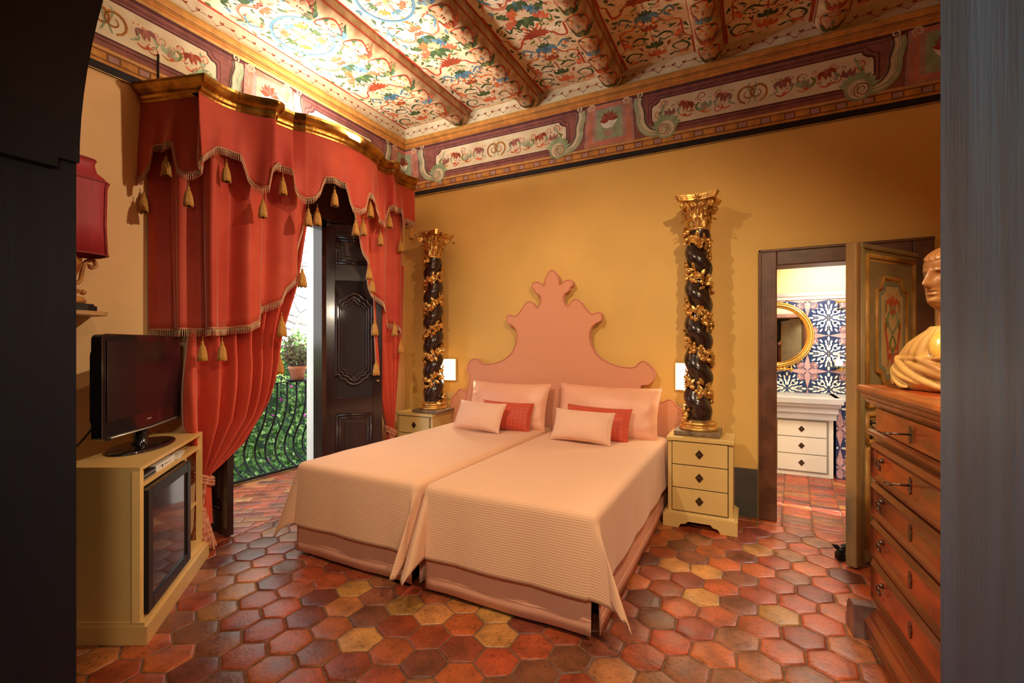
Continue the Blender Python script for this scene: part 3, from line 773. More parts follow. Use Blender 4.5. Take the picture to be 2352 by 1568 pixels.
def tassel_mesh(sc=1):
    b = B(); b.tube([(0, 0, 0), (.001, 0, -.02), (0, 0, -.03)], .0022*sc, 0, 5)
    b.sph((0, 0, -.036*sc), .009*sc, 0, 8); b.sph((0, 0, -.050*sc), .012*sc, 0, 8, (1, 1, .8)); 
    rows = []; n = 20
    for z, r in ((-.055, .008), (-.060, .014), (-.075, .019), (-.10, .0235), (-.13, .027), (-.152, .029), (-.150, .020)):
        rows.append([Vector((r*sc*(1+.10*math.sin(k*2*PI/n*7+z*20))*math.cos(2*PI*k/n), r*sc*(1+.10*math.sin(k*2*PI/n*7+z*20))*math.sin(2*PI*k/n), z*sc-(.004*sc*(k % 3) if z < -.14 else 0))) for k in range(n)])
    b.grid(rows, 0, True, True); return b
tmesh = tassel_mesh().build('tassel', tas_m).data
for o in [o for o in COL.objects if o.name == 'tassel']: bpy.data.objects.remove(o)
def tassel(x, y, z, parent, sc=1):
    o = bpy.data.objects.new('tassel', tmesh); COL.objects.link(o); o.parent = parent; p = parent
    off = Vector((0, 0, 0))
    while p: off += p.location; p = p.parent
    o.location = Vector((x, y, z))-off; o.scale = (sc,)*3; o.rotation_euler = (0, 0, R.uniform(0, 3)); return o
for px, py in [(331,465),(383,383),(434,452),(519,397),(604,480),(649,428),(708,500),(768,455),(816,523),(850,482),(873,548),(895,508),(919,565),(945,535)]:
    s_, z_ = VP_.sz(px, py); p = VP_.at(s_)+VP_.nrm(s_)*.004; tassel(p.x, p.y, z_+.095, val)

# drapes
DP = Path([(-3.535, 1.64), (-3.19, 1.765), (-3.135, 1.84), (-3.11, 2.0), (-3.08, 2.4), (-3.05, 2.75), (-3.08, 3.1), (-3.11, 3.45), (-3.135, 3.66), (-3.17, 3.74), (-3.535, 3.85)])
def pleat(s, seed, f=1):
    a = 27*f*s+1.7*math.sin(3.1*s+seed)+seed
    v = .5+.5*math.sin(a)+.12*math.sin(2.3*a+1)
    return v
def outer(s0, s1, edge, seed, A=.05, thing_=None, name='outer_drape', right=False):
    b = B(); n = int((s1-s0)/.007); rows = [[] for _ in range(24)]
    for i in range(n+1):
        s_ = lerp(s0, s1, i/n); zb = interp(edge, s_); p = DP.at(s_); nn = DP.nrm(s_)
        for j in range(24):
            t = j/23; z = lerp(2.93, zb, t); a = A*(.55+.45*(2.93-z)/1.5)
            q = p+nn*(a*min(1, .3+s_*2.2, .3+(DP.L-s_)*2.2)*(pleat(s_+.004*math.sin(z*3+s_*4), seed)-1.0)); rows[j].append(Vector((q.x, q.y, z)))
    b.grid(rows); o = kid(b, name, vel, thing_, solid=.004); return o, rows[-1]
LT = thing('curtain', 'wide coral velvet curtain tied back behind the television cabinet', 'curtain', (-3.4, 1.8, 0))
RT = thing('curtain', 'narrow coral velvet curtain hanging between the open door leaf and the corner column', 'curtain', (-3.4, 3.7, 0))
EL = [(324,757),(382,756),(451,754),(533,753),(573,748),(608,734),(612,713),(654,688),(660,664),(688,629),(696,583),(711,522),(716,480)]
el = []
for px, py in EL:
    s_, z_ = DP.sz(px, py)
    if not el or s_ > el[-1][0]: el.append((s_, z_))
el[0] = (0, el[0][1])
od, hem = outer(0, el[-1][0], el, .4, .13, LT)
fringe([(p.x+.003, p.y, p.z) for p in hem[::2]], 'fringe', od)
for px, py, sc in [(459,805,1),(504,805,1),(641,745,1.15),(688,635,1.1),(723,495,1.1)]:
    h = DP.hit(px); s_ = h[1]; p = DP.at(s_); z_ = CH-(py-HOR)/F*h[0]; tassel(p.x+.03, p.y, z_+.09, od, sc)
def inner(T0, T1, tie, ftab, th, n_pl, A, name='inner_drape', ztop=2.35, zt_w=.05, edge_fr=None, ftab0=None, zrow=40, seed=0, bulge=False):
    b = B(); n = 150; rows = []
    for j in range(zrow+1):
        t = j/zrow; z = lerp(ztop, tie[2], t); row = []
        for i in range(n+1):
            c = i/n; base = Vector((lerp(T0[0], T1[0], c), lerp(T0[1], T1[1], c), 0))
            f = lerp(interp(ftab0 or ftab, t), interp(ftab, t), c)
            tt = Vector((tie[0]+(c-.5)*zt_w*.3, tie[1]+(c-.5)*zt_w, 0)); p = base.lerp(tt, f)
            d = Vector((T1[0]-T0[0], T1[1]-T0[1], 0)).normalized(); nn = Vector((d.y, -d.x, 0))
            cc = c+.012*math.sin(5*t+c*7+seed)
            a = A*(1-.72*f); v = .5+.5*math.sin(2*PI*n_pl*cc+seed)+.06*math.sin(5*PI*n_pl*cc)
            tb = max(0, min(1, (1.50-z)/.50)); bul = .17*tb*tb*(3-2*tb)*(1-f) if bulge else 0; q = p+nn*(a*(v-.5)+.03*math.sin(PI*c)+bul); q.y -= .6*bul*(1-c)**2; zz = z-.05*math.sin(PI*c)*f*(1-t)*0
            row.append(Vector((q.x, q.y, zz)))
        rows.append(row)
    b.grid(rows); o = kid(b, name, vel2, th, solid=.004)
    return o, rows
ft = [(0, 0), (.25, .10), (.5, .32), (.75, .53), (.9, .735), (1, 1)]
a_ = atX(412, 700, -3.40); c_ = atX(703, 700, -3.305); tie = (-3.27, 1.84, .50)
idp, rws = inner((-3.38, a_.y+.02), (-3.305, c_.y), tie, ft, LT, 6.5, .15, bulge=True, ftab0=[(0, 0), (.6, .05), (.8, .2), (1, 1)], seed=.3)
fringe([(r[-1].x+.003, r[-1].y+.004, r[-1].z) for r in rws[:24]], 'fringe', idp, h=.03)
q = rws[22][-1]; tassel(q.x+.01, q.y+.01, q.z, idp, 1.15)
# gathered tail under the tieback
b_ = B(); rows = []
for j in range(9):
    t = j/8; rows.append([Vector((tie[0]+(.045+.01*t)*(1+.18*math.sin(k*1.7))*math.cos(2*PI*k/28), tie[1]+(.035+.01*t)*(1+.18*math.sin(k*1.7))*math.sin(2*PI*k/28), lerp(.52, .18, t))) for k in range(28)])
b_.grid(rows, closeu=True); kid(b_, 'tail', vel2, LT)
# right curtain
ER = [(832,530),(837,573),(849,613),(857,652),(882,700),(902,708),(906,744),(920,751),(924,763),(950,764)]
er = []
for px, py in ER:
    s_, z_ = DP.sz(px, py)
    if not er or s_ > er[-1][0]: er.append((s_, z_))
er = [(er[0][0]-.05, er[0][1]+.25)]+er+[(DP.L, er[-1][1])]
od2, hem2 = outer(er[0][0], DP.L, er, 2.1, .09, RT)
fringe([(p.x+.003, p.y, p.z) for p in hem2[::2]], 'fringe', od2)
for px, py, sc in [(829,520,1.1),(842,625,1),(849,655,1),(901,755,1),(915,795,1),(947,795,1)]:
    h = DP.hit(px); p = DP.at(h[1]); z_ = CH-(py-HOR)/F*h[0]; tassel(p.x+.03, p.y, z_+.09, od2, sc)
a_ = atX(851, 700, -3.24); c_ = atX(925, 700, -3.28); e_ = atX(897, 1005, -3.25)
idp2, rws2 = inner((-3.24, a_.y), (-3.28, c_.y), (e_.x, e_.y, .50), [(0, 0), (.4, .2), (.6, .55), (.8, .8), (1, 1)], RT, 4.5, .07, ftab0=[(0, 0), (.4, .08), (.6, .25), (.8, .55), (1, 1)], ztop=2.2, seed=.5)
fringe([(r[0].x+.006, r[0].y-.004, r[0].z) for r in rws2[:34]], 'fringe', idp2, h=.03)
for j in (13, 22): q = rws2[j][0]; tassel(q.x+.02, q.y-.01, q.z, idp2, 1.15)
b_ = B(); rows = []
for j in range(7):
    t = j/6; rows.append([Vector((e_.x+(.04+.03*t)*math.cos(2*PI*k/20)*(1+.15*math.sin(k*2)), e_.y+(.04+.03*t)*math.sin(2*PI*k/20)*(1+.15*math.sin(k*2)), lerp(.52, .05, t))) for k in range(20)])
b_.grid(rows, closeu=True); kid(b_, 'tail', vel2, RT)

# rope tiebacks
rope_m = M('pink_and_cream_rope', (.70, .34, .20), .6, vs=45, col2=(.42, .08, .035), bump=.5, bs=90, sheen=.4)
def rope(b, pts, r=.009, tw=14):
    P = catmull(pts, 10)
    for s_ in range(3):
        q = []
        for i, p in enumerate(P):
            t = (P[min(i+1, len(P)-1)]-P[max(i-1, 0)]).normalized(); x = t.cross(Vector((.31, .2, .93))).normalized(); y = t.cross(x)
            a = 2*PI*(i/tw*1.0+s_/3); q.append(p+x*(r*.62*math.cos(a))+y*(r*.62*math.sin(a)))
        b.tube(q, r*.62, 0, 6)
def tieback(tx, ty, z, lab, hook, big=True):
    t = thing('tieback_cord', lab, 'curtain tieback', (tx, ty, 0))
    b = B()
    for dz in (-.01, .012, .03): rope(b, [(tx+.062*math.cos(a*PI/8), ty+.055*math.sin(a*PI/8), z+dz+.03*math.cos(a*PI/8+2)) for a in range(17)], .009)
    rope(b, [(tx-.05, ty, z+.02), ((tx+hook[0])/2-.03, (ty+hook[1])/2, z+.16), hook], .009); rope(b, [(tx-.05, ty, z), ((tx+hook[0])/2, (ty+hook[1])/2-.02, z+.12), hook], .009)
    rope(b, [(tx+.055, ty-.02, z), (tx+.055, ty-.03, z-.08), (tx+.04, ty-.03, z-.17)], .010); rope(b, [(tx+.04, ty-.05, z), (tx+.045, ty-.045, z-.1), (tx+.035, ty-.035, z-.17)], .010)
    kid(b, 'cord', rope_m, t)
    b = B(); X, Y = tx+.04, ty-.03; b.sph((X, Y, z-.19), .026, 0, 12, (1, 1, .8))
    n = 26
    for k in range(n):
        a = 2*PI*k/n; r1 = .055+.012*(k % 3); pts = []
        rope(b, [(X+.018*math.cos(a), Y+.018*math.sin(a), z-.20), (X+.04*math.cos(a), Y+.04*math.sin(a), z-.29), (X+r1*math.cos(a), Y+r1*math.sin(a), max(.018, z-.42-.015*(k % 3)))], .0065, 9)
    kid(b, 'rope_tassel', rope_m, t); return t
tieback(tie[0], tie[1], .48, 'twisted pink rope tieback with a long fringed tassel behind the television cabinet', (-3.53, 1.70, .80))
tieback(e_.x, e_.y, .50, 'twisted pink rope tieback round the narrow curtain next to the left bedside cabinet', (-3.53, 3.80, .75))

# ================================================================== BALCONY DOOR LEAVES
dw = M('dark_mahogany_gloss', (.040, .012, .010), .22, vs=4, col2=(.022, .008, .008), coat=.5, stretch=(6, 6, .5), bump=.03)
glass = M('leaf_glass', (.04, .03, .03), .04, spec=.8)
frame_m = dw
b_ = B()
b_.box((WX-.10, WO1-.04, 0), (WX+.012, WO1+.02, WOZ)); b_.box((WX-.10, WO0-.02, 0), (WX+.012, WO0+.04, WOZ)); b_.box((WX-.10, WO0-.02, WOZ-.05), (WX+.012, WO1+.02, WOZ)); b_.box((WX, WO0-.10, WOZ), (WX+.10, WO1+.28, 2.93), 0, .01)
o = struct(b_.build('window_2', dw))
def outline_panel(w, h, z0, kind):
    # closed outline in (x, z); kind 'r' plain, 'c' with shaped curved head and foot
    if kind == 'r': return [(0, z0), (w, z0), (w, z0+h), (0, z0+h)]
    c = w/2; top = [(0, -.13), (0, -.10), (.02, -.095), (.035, -.075), (.045, -.055), (.075, -.05), (.10, -.02), (.14, 0)]
    pts = [(w-x, z0+h+z) for x, z in [(a*1.0, b) for a, b in top]]+[(x, z0+h+z) for x, z in top[::-1]]
    bot = [(x, z0-z) for x, z in top]+[(w-x, z0-z) for x, z in top[::-1]]
    return pts+bot
def leaf_door(name, lab_, hinge, end, H, flip=1):
    d = Vector((end[0]-hinge[0], end[1]-hinge[1])); W = d.length; ang = math.atan2(d.y, d.x)
    t = thing(name, lab_, 'door', (hinge[0], hinge[1], 0.012), ang)
    T = .045
    b = B(); st = .085; zs = [(.0, .16), (.72, .84), (1.98, 2.12), (H-.10, H)]
    b.box((0, -T/2, 0), (st, T/2, H), 0, .004); b.box((W-st, -T/2, 0), (W, T/2, H), 0, .004)
    for a, c in zs: b.box((st, -T/2, a), (W-st, T/2, c), 0)
    b.build('frame', dw, t)
    pw = W-2*st
    for (z0, h, kd, nm) in ((.16, .56, 'r', 'panel'), (.98, .88, 'c', 'glazed_panel'), (2.12, H-.10-2.12, 'r', 'panel')):
        b = B()
        if kd == 'c': b.box((st, -T/2, .84), (W-st, T/2, .865)); b.box((st, -T/2, 1.975), (W-st, T/2, 1.98))
        b.box((st, -.008, z0 if kd == 'r' else .84), (W-st, .008, z0+h if kd == 'r' else 1.98), 1 if kd == 'c' else 0)
        for side in (1, -1):
            for ins, r in ((.018, .011), (.045, .007)) if kd == 'r' else ((.012, .012), (.038, .010), (.058, .006)):
                o = outline_panel(pw-2*ins, h-2*ins+(0 if kd == 'r' else .0), z0+ins, kd)
                q = catmull([(st+ins+x, side*(.014 if kd == 'r' else .018), z) for x, z in o], 4, True) if kd == 'c' else [Vector((st+ins+x, side*.012, z)) for x, z in o]
                if kd == 'r':
                    for i in range(4): b.tube([q[i], q[(i+1) % 4]], r, 0, 8)
                else: b.tube(q, r, 0, 8, closed=True)
            if kd == 'r': b.box((st+.08, side*.004, z0+.08), (W-st-.08, side*.018, z0+h-.08), 0, .006)
        b.build(nm, [dw, glass], t)
    b = B(); b.lathe([(.006, 0), (.006, .03), (.014, .035), (.014, .05), (.004, .055)], n=12)
    o = b.build('knob', M('aged_brass', (.45, .28, .09), .3, 1), t, loc=(W-.04, -flip*T/2, 1.02), rot=(PI/2*flip, 0, 0))
    return t
leaf_door('balcony_door_leaf', 'glossy dark wood balcony door leaf with shaped panels, right of the opening', (-3.56, 3.10), (-3.21, 3.475), 2.50)
leaf_door('balcony_door_leaf', 'dark balcony door leaf seen edge-on behind the left curtain', (-3.64, 2.10), (-3.33, 2.06), 2.50, -1)

# ================================================================== BALCONY
iron = M('black_wrought_iron', (.012, .011, .012), .45, .5, bump=.2, bs=60)
rail = thing('balcony_railing', 'black wrought iron balcony railing with pot-bellied bars', 'railing', (-4.5, 2.4, 0))
RXX = -4.50
def bar_at(x, y, nx, ny):
    pts = []
    for z, o in ((0.03, 0), (.05, .04), (.09, .12), (.16, .185), (.26, .20), (.38, .16), (.50, .085), (.62, .03), (.76, 0), (.965, 0)): pts.append((x+nx*o, y+ny*o, z))
    return catmull(pts, 4)
b_ = B(); b_.box((RXX-.018, 1.25, .965), (RXX+.018, 4.0, .977)); b_.box((RXX, 3.98, .965), (-3.78, 4.01, .977)); kid(b_, 'top_rail', iron, rail)
b_ = B(); b_.box((RXX-.018, 1.25, .02), (RXX+.018, 4.0, .04)); b_.box((RXX, 3.98, .02), (-3.78, 4.01, .04)); kid(b_, 'bottom_rail', iron, rail)
y = 1.4
while y < 3.97:
    b_ = B(); b_.tube(bar_at(RXX, y, -1, 0), .011, 0, 6); kid(b_, 'bar', iron, rail); y += .118
for x in (-4.38, -4.26, -4.14, -4.02, -3.90):
    b_ = B(); b_.tube(bar_at(x, 3.995, 0, 1), .0085, 0, 6); kid(b_, 'bar', iron, rail)
b_ = B(); b_.box((RXX-.016, 3.975, 0), (RXX+.016, 4.007, .98)); kid(b_, 'post', iron, rail)
# pot
pp = atX(683, 873, RXX); PX, PY = RXX, pp.y
b_ = B(); b_.lathe([(.02, .978), (.11, .980), (.125, .995), (.12, .998), (.02, .985)], (PX, PY, 0)); kid(b_, 'pot_shelf', iron, rail)
terr = M('terracotta_pot_clay', (.50, .19, .10), .8, var=.15, vs=12, bump=.1)
pot = thing('flower_pot', 'terracotta pot with a twiggy succulent on the balcony rail', 'potted plant', (PX, PY, .99))
b_ = B(); b_.lathe([(.06, 0), (.068, .002), (.088, .115), (.095, .118), (.098, .15), (.088, .152), (.084, .135), (.0, .13)], n=28); b_.build('pot', terr, pot)
b_ = B(); rr = random.Random(4); lf = B()
for k in range(34):
    a = rr.uniform(0, 6.28); l = rr.uniform(.16, .34); tilt = rr.uniform(.2, 1.15); p = Vector((.03*math.cos(a), .03*math.sin(a), .12)); pts = [p]
    for s_ in range(4):
        a += rr.uniform(-.5, .5); p = p+Vector((math.cos(a)*math.sin(tilt), math.sin(a)*math.sin(tilt), math.cos(tilt)))*l/4; pts.append(p); tilt = max(.05, tilt-.12)
        for q in range(4):
            aa = rr.uniform(0, 6.28); d = Vector((math.cos(aa), math.sin(aa), rr.uniform(.2, .9)))*.035
            if s_ > 0: b_.tube([p, p+d], .003, 0, 4); lf.sph(p+d, .008, 0, 5, (1, 1, 1.5))
    b_.tube(pts, [.007, .006, .005, .004, .003], 0, 5)
b_.build('branches', M('succulent_stem', (.12, .08, .05), .7), pot); lf.build('foliage', M('succulent_leaf', (.16, .15, .06), .6, var=.3, vs=30), pot)
# hedge of climbing leaves
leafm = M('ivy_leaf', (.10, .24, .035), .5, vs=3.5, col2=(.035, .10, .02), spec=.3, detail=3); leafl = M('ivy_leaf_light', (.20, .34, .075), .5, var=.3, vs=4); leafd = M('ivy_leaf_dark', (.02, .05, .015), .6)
flm = M('bougainvillea_bract', (.50, .03, .30), .6)
hb = B(); rr = random.Random(11)
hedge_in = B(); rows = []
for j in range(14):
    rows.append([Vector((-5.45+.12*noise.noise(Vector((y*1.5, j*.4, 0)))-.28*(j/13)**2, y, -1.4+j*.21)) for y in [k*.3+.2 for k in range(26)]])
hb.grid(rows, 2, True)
for k in range(17000):
    y = rr.uniform(1.0, 7.4); z = rr.uniform(-1.2, 1.45+.15*math.sin(y*3)+rr.uniform(-.1, .1)); d = noise.noise(Vector((y*2.2, z*2.2, 3)))
    x = -5.35+.18*d-.28*max(0, (z+1.4)/2.7)**2+rr.uniform(-.10, .12)
    a = Vector((rr.uniform(-.3, 1), rr.uniform(-1, 1), rr.uniform(-.9, .4))).normalized(); L_ = rr.uniform(.045, .080); W_ = L_*.42
    n = Vector((rr.uniform(.2, 1), rr.uniform(-.5, .5), rr.uniform(.1, .9))).normalized(); sd = a.cross(n).normalized()
    c = Vector((x, y, z)); mi = 1 if rr.random() < .33 else 0
    if rr.random() < .008: mi = 3
    hb.add([c, c+a*L_*.45+sd*W_, c+a*L_, c+a*L_*.45-sd*W_, c+a*L_*.5+n*(-.008)], [(0, 1, 4), (1, 2, 4), (2, 3, 4), (3, 0, 4)], mi, False)
hg = hb.build('climbing_hedge', [leafm, leafl, leafd, flm]); tag(hg, 'dense green hedge of climbing leaves with a few magenta flowers beyond the balcony', 'hedge'); hg['kind'] = 'stuff'
# far stone wall
stm = bpy.data.materials.new('pale_rubble_stone'); stm.use_nodes = True; nt = stm.node_tree; b = nt.nodes['Principled BSDF']; N = nt.nodes.new; L = nt.links.new
tc = N('ShaderNodeTexCoord'); vo = N('ShaderNodeTexVoronoi'); vo.inputs['Scale'].default_value = 4.5; L(tc.outputs['Object'], vo.inputs['Vector']); vo.feature = 'DISTANCE_TO_EDGE'
vc = N('ShaderNodeTexVoronoi'); vc.inputs['Scale'].default_value = 4.5; L(tc.outputs['Object'], vc.inputs['Vector'])
r = N('ShaderNodeValToRGB'); L(vo.outputs['Distance'], r.inputs[0]); r.color_ramp.elements[0].color = (.34, .30, .26, 1); r.color_ramp.elements[1].position = .12; r.color_ramp.elements[1].color = (.85, .83, .78, 1)
mx = N('ShaderNodeMix'); mx.data_type = 'RGBA'; mx.blend_type = 'MULTIPLY'; mx.inputs[0].default_value = .25; L(r.outputs[0], mx.inputs[6]); L(vc.outputs['Color'], mx.inputs[7]); L(mx.outputs[2], b.inputs['Base Color'])
bp = N('ShaderNodeBump'); bp.inputs['Strength'].default_value = 1; bp.inputs['Distance'].default_value = .05; L(r.outputs[0], bp.inputs['Height']); L(bp.outputs[0], b.inputs['Normal']); b.inputs['Roughness'].default_value = .9
b_ = B(); b_.box((-8.2, -1, -3), (-7.9, 12, 5)); struct(b_.build('wall_garden', stm))
b_ = B(); b_.box((-8.2, -1, -3.1), (-4.62, 12, -3)); struct(b_.build('floor_garden', M('garden_soil', (.12, .09, .05), .9, var=.3)))
b_ = B(); b_.box((-4.62, 1.2, -.35), (-3.77, 4.12, -.1)); struct(b_.build('trim_10', white_m))
# ================================================================== BEDS
def weave(name, c, c2, rib=90, kind='rib', rough=.75):
    m = bpy.data.materials.new(name); m.use_nodes = True; nt = m.node_tree; b = nt.nodes['Principled BSDF']; N = nt.nodes.new; L = nt.links.new
    uv = N('ShaderNodeUVMap'); sp = N('ShaderNodeSeparateXYZ'); L(uv.outputs[0], sp.inputs[0])
    def wave(out, f):
        mu = N('ShaderNodeMath'); mu.operation = 'MULTIPLY'; mu.inputs[1].default_value = f*2*PI; L(sp.outputs[out], mu.inputs[0])
        si = N('ShaderNodeMath'); si.operation = 'SINE'; L(mu.outputs[0], si.inputs[0]); mr = N('ShaderNodeMapRange'); mr.inputs[1].default_value = -1; L(si.outputs[0], mr.inputs[0]); return mr.outputs[0]
    h = wave(1, rib)
    if kind != 'rib':
        h2 = wave(0, rib*.8); mu = N('ShaderNodeMath'); mu.operation = 'MULTIPLY'; L(h, mu.inputs[0]); L(h2, mu.inputs[1]); h = mu.outputs[0]
    mx = N('ShaderNodeMix'); mx.data_type = 'RGBA'; L(h, mx.inputs[0]); mx.inputs[6].default_value = (*c2, 1); mx.inputs[7].default_value = (*c, 1); L(mx.outputs[2], b.inputs['Base Color'])
    bp = N('ShaderNodeBump'); bp.inputs['Strength'].default_value = .22; bp.inputs['Distance'].default_value = .003; L(h, bp.inputs['Height']); L(bp.outputs[0], b.inputs['Normal'])
    b.inputs['Roughness'].default_value = rough; b.inputs['Sheen Weight'].default_value = .25; b.inputs['Specular IOR Level'].default_value = .25
    return m
def uvgrid(rows, uvs, name, mats, parent, solid=0, subd=0):
    b = B(); b.grid(rows); o = b.build(name, mats, parent, solid=solid, subd=subd)
    fl_ = [u for r in uvs for u in r]; l = o.data.uv_layers.new(name='UVMap')
    for lp in o.data.loops: l.data[lp.index].uv = fl_[lp.vertex_index]
    return o
spread_m = weave('ribbed_peach_cotton', (.82, .50, .31), (.74, .405, .25), 82)
skirt_m = M('peach_satin_skirt', (.86, .45, .31), .8, var=.05, vs=3, bump=.02, bs=200, stretch=(1, 1, .2))
matt_m = M('mattress_ticking', (.6, .4, .3), .8)
BH = .60
def bed(x0, x1, y0, y1, lab, lab2, cL, cR, dL, dR):
    t = thing('bed', lab, 'bed', ((x0+x1)/2, (y0+y1)/2, 0))
    b = B(); b.box((x0+.03, y0+.03, .30), (x1-.03, y1, BH-.02), 0, .05); kid(b, 'mattress', matt_m, t)
    b = B(); b.box((x0+.05, y0+.05, .12), (x1-.05, y1, .30), 0, .01)
    for x in (x0+.10, x1-.10):
        for y in (y0+.10, y1-.10): b.tube([(x, y, 0), (x, y, .13)], .02, n=8)
    kid(b, 'bed_base', M('dark_bed_base', (.03, .02, .015), .6), t)
    sk = B()
    def panel(P0, P1, nrm):
        P0 = Vector(P0); P1 = Vector(P1); n = Vector(nrm); rows = []
        for j in range(9):
            z = lerp(.40, .022, j/8); rows.append([P0.lerp(P1, i/40)+n*(.010*(j/8)+.0015*math.sin(i*.5+j*.2)*(j/8))+Vector((0, 0, z+.003*math.sin(i*.22))) for i in range(41)])
        sk.grid(rows)
        sk.tube([P0.lerp(P1, i/40)+n*(.0095+.0015*math.sin(i*.5+1.4))+Vector((0, 0, .092+.003*math.sin(i*.22))) for i in range(41)], .0014, 0, 4)
    panel((x0+.02, y0+.012, 0), (x1-.035, y0+.012, 0), (0, -1, 0)); panel((x0+.012, y1, 0), (x0+.012, y0+.03, 0), (-1, 0, 0)); panel((x1-.012, y0+.03, 0), (x1-.012, y1, 0), (1, 0, 0))
    kid(sk, 'bed_skirt', skirt_m, t, solid=.003)
    # bedspread lying over the bed, hanging at foot and sides
    D, rr_ = .37, .045; W = x1-x0; L_ = y1-y0
    A0, A1 = -dL, W+dR
    As = [A0+(A1-A0)*i/150 for i in range(151)]; Bs = [-D+(L_+D)*j/130 for j in range(131)]
    rows = []; uvs = []
    def drop(r):
        if r < rr_*PI/2: th = r/rr_; return rr_*math.sin(th), rr_*(1-math.cos(th))
        return rr_, rr_+r-rr_*PI/2
    for b_i in Bs:
        row = []; ur = []
        for a in As:
            sx = -1 if a < W/2 else 1
            ax = max(0, rr_-a) if a < W/2 else max(0, a-(W-rr_)); bx = max(0, rr_-b_i)
            xe = min(max(a, rr_), W-rr_); ye = max(b_i, rr_)
            if ax <= 0 and bx <= 0:
                z = BH+.006*math.sin(a*9+b_i*2)*math.sin(b_i*3.1)+.004*noise.noise(Vector((a*4, b_i*4, x0))); p = (x0+a, y0+b_i, z)
            elif ax <= 0 or bx <= 0:
                r = ax+bx; o_, d_ = drop(r); hang = max(0, d_-rr_)
                wob = .010*math.sin((a if bx else b_i)*7+x0)*hang/.3
                fl_ = (.10 if bx else (.06 if (sx < 0 and dL > .3) or (sx > 0 and dR > .3) else 0))*hang
                oo = o_+fl_+abs(wob)
                p = (x0+xe+(sx*oo if ax else 0), y0+ye-(oo if bx else 0), BH-d_)
            else:
                ph = math.atan2(bx, ax); r = math.hypot(ax, bx)*min(1, 1.24*max(math.cos(ph), math.sin(ph))); o_, d_ = drop(r); hang = max(0, d_-rr_)
                fa, dx_, dy_, fold_ = (cL if sx < 0 else cR)
                s2 = math.sin(2*ph); flr = fa*s2*hang; side_f = (.06 if (sx < 0 and dL > .3) or (sx > 0 and dR > .3) else 0)
                fo = fold_*math.sin(4*ph)*hang
                px_ = sx*(o_*math.cos(ph)+side_f*hang*math.cos(ph)**2+flr*dx_+fo); py_ = -(o_*math.sin(ph)+.10*hang*math.sin(ph)**2+flr*dy_-fo)
                zz = BH-d_+ (hang-math.sqrt(max(0, hang*hang-flr*flr*.6)))
                p = (x0+xe+px_, y0+ye+py_, max(.035, zz))
            row.append(Vector(p)); ur.append((a, b_i))
        rows.append(row); uvs.append(ur)
    o = uvgrid(rows, uvs, 'bedspread', spread_m, None, solid=.004); tag(o, lab2, 'bedspread')
    # pressed crease down the middle
    return t
bed(-2.70, -1.685, 2.10, 4.09, 'low single bed with pleated peach skirt on the window side of the pair', 'ribbed peach bedspread over the bed on the window side', (.30, .8, .50, .02), (.40, -.12, 1.0, -.08), .38, .37)
bed(-1.645, -.632, 2.10, 4.09, 'low single bed with pleated peach skirt on the bathroom door side of the pair', 'ribbed peach bedspread over the bed nearest the bathroom door', (.38, .02, 1.0, .08), (.42, .9, .42, -.08), .37, .33)

# headboard
head_m = weave('salmon_headboard_weave', (.76, .36, .22), (.70, .31, .185), 60, 'dot')
HB = [(-2.75, .30), (-2.70, .60), (-2.62, 1.02), (-2.64, 1.10), (-2.635, 1.17), (-2.605, 1.215), (-2.56, 1.232), (-2.51, 1.222), (-2.478, 1.185), (-2.40, 1.178), (-2.30, 1.196), (-2.20, 1.236), (-2.12, 1.30), (-2.07, 1.40), (-2.062, 1.49), (-2.09, 1.55), (-2.13, 1.58), (-2.17, 1.60), (-2.172, 1.66), (-2.135, 1.672), (-2.095, 1.658), (-2.05, 1.68), (-2.00, 1.745), (-1.955, 1.792), (-1.915, 1.795), (-1.875, 1.762), (-1.855, 1.735), (-1.825, 1.76), (-1.805, 1.81), (-1.82, 1.855), (-1.865, 1.888), (-1.872, 1.915), (-1.90, 1.935), (-1.897, 1.97), (-1.86, 1.983), (-1.815, 1.972), (-1.78, 1.945), (-1.765, 1.95), (-1.762, 2.0), (-1.74, 2.045), (-1.695, 2.09)]
HBR = [(-1.693+(-1.693-x), z) for x, z in HB[-2::-1]]; HBR = [(x, z) for x, z in HBR if x < -.78 or z < 1.0]
HBR = HBR[:-3]+[(-.745, 1.15), (-.755, 1.08), (-.80, 1.035), (-.86, 1.025), (-.86, .95), (-.80, .60), (-.75, .30)]
hb_pts = HB+HBR[:]
hbt = thing('headboard', 'tall shaped headboard upholstered in patterned salmon fabric behind both beds', 'headboard', (-1.69, 4.17, .3))
core = [p for p in HB[:2]]; outline = HB+HBR
def hb_panel(pts, y0, y1, name, parent):
    # smooth outline keeping everything planar
    P = [(v.x, v.z) for v in catmull([(x, 0, z) for x, z in pts], 3, True)]
    b = B(); n = len(P); 
    me_pts = [(x, y0, z) for x, z in P]; b.prism(me_pts, (0, y1-y0, 0))
    o = kid(b, name, head_m, parent); fixn(o)
    l = o.data.uv_layers.new(name='UVMap')
    for lp in o.data.loops:
        c = o.data.vertices[lp.vertex_index].co; l.data[lp.index].uv = (c.x, c.z)
    bb = B(); bb.tube([(x, y0, z) for x, z in P], .0055, 0, 6, closed=True); kid(bb, 'piping', M('salmon_piping', (.62, .20, .12), .5, sheen=.3), parent if name == 'panel' else o)
    return o
hb_panel(outline, 4.125, 4.185, 'panel', hbt)
wl = [(-2.86, .3), (-2.87, .70), (-2.855, .78), (-2.83, .84), (-2.80, .855), (-2.775, .895), (-2.74, .915), (-2.70, .895), (-2.66, .88), (-2.60, .88), (-2.60, .3)]
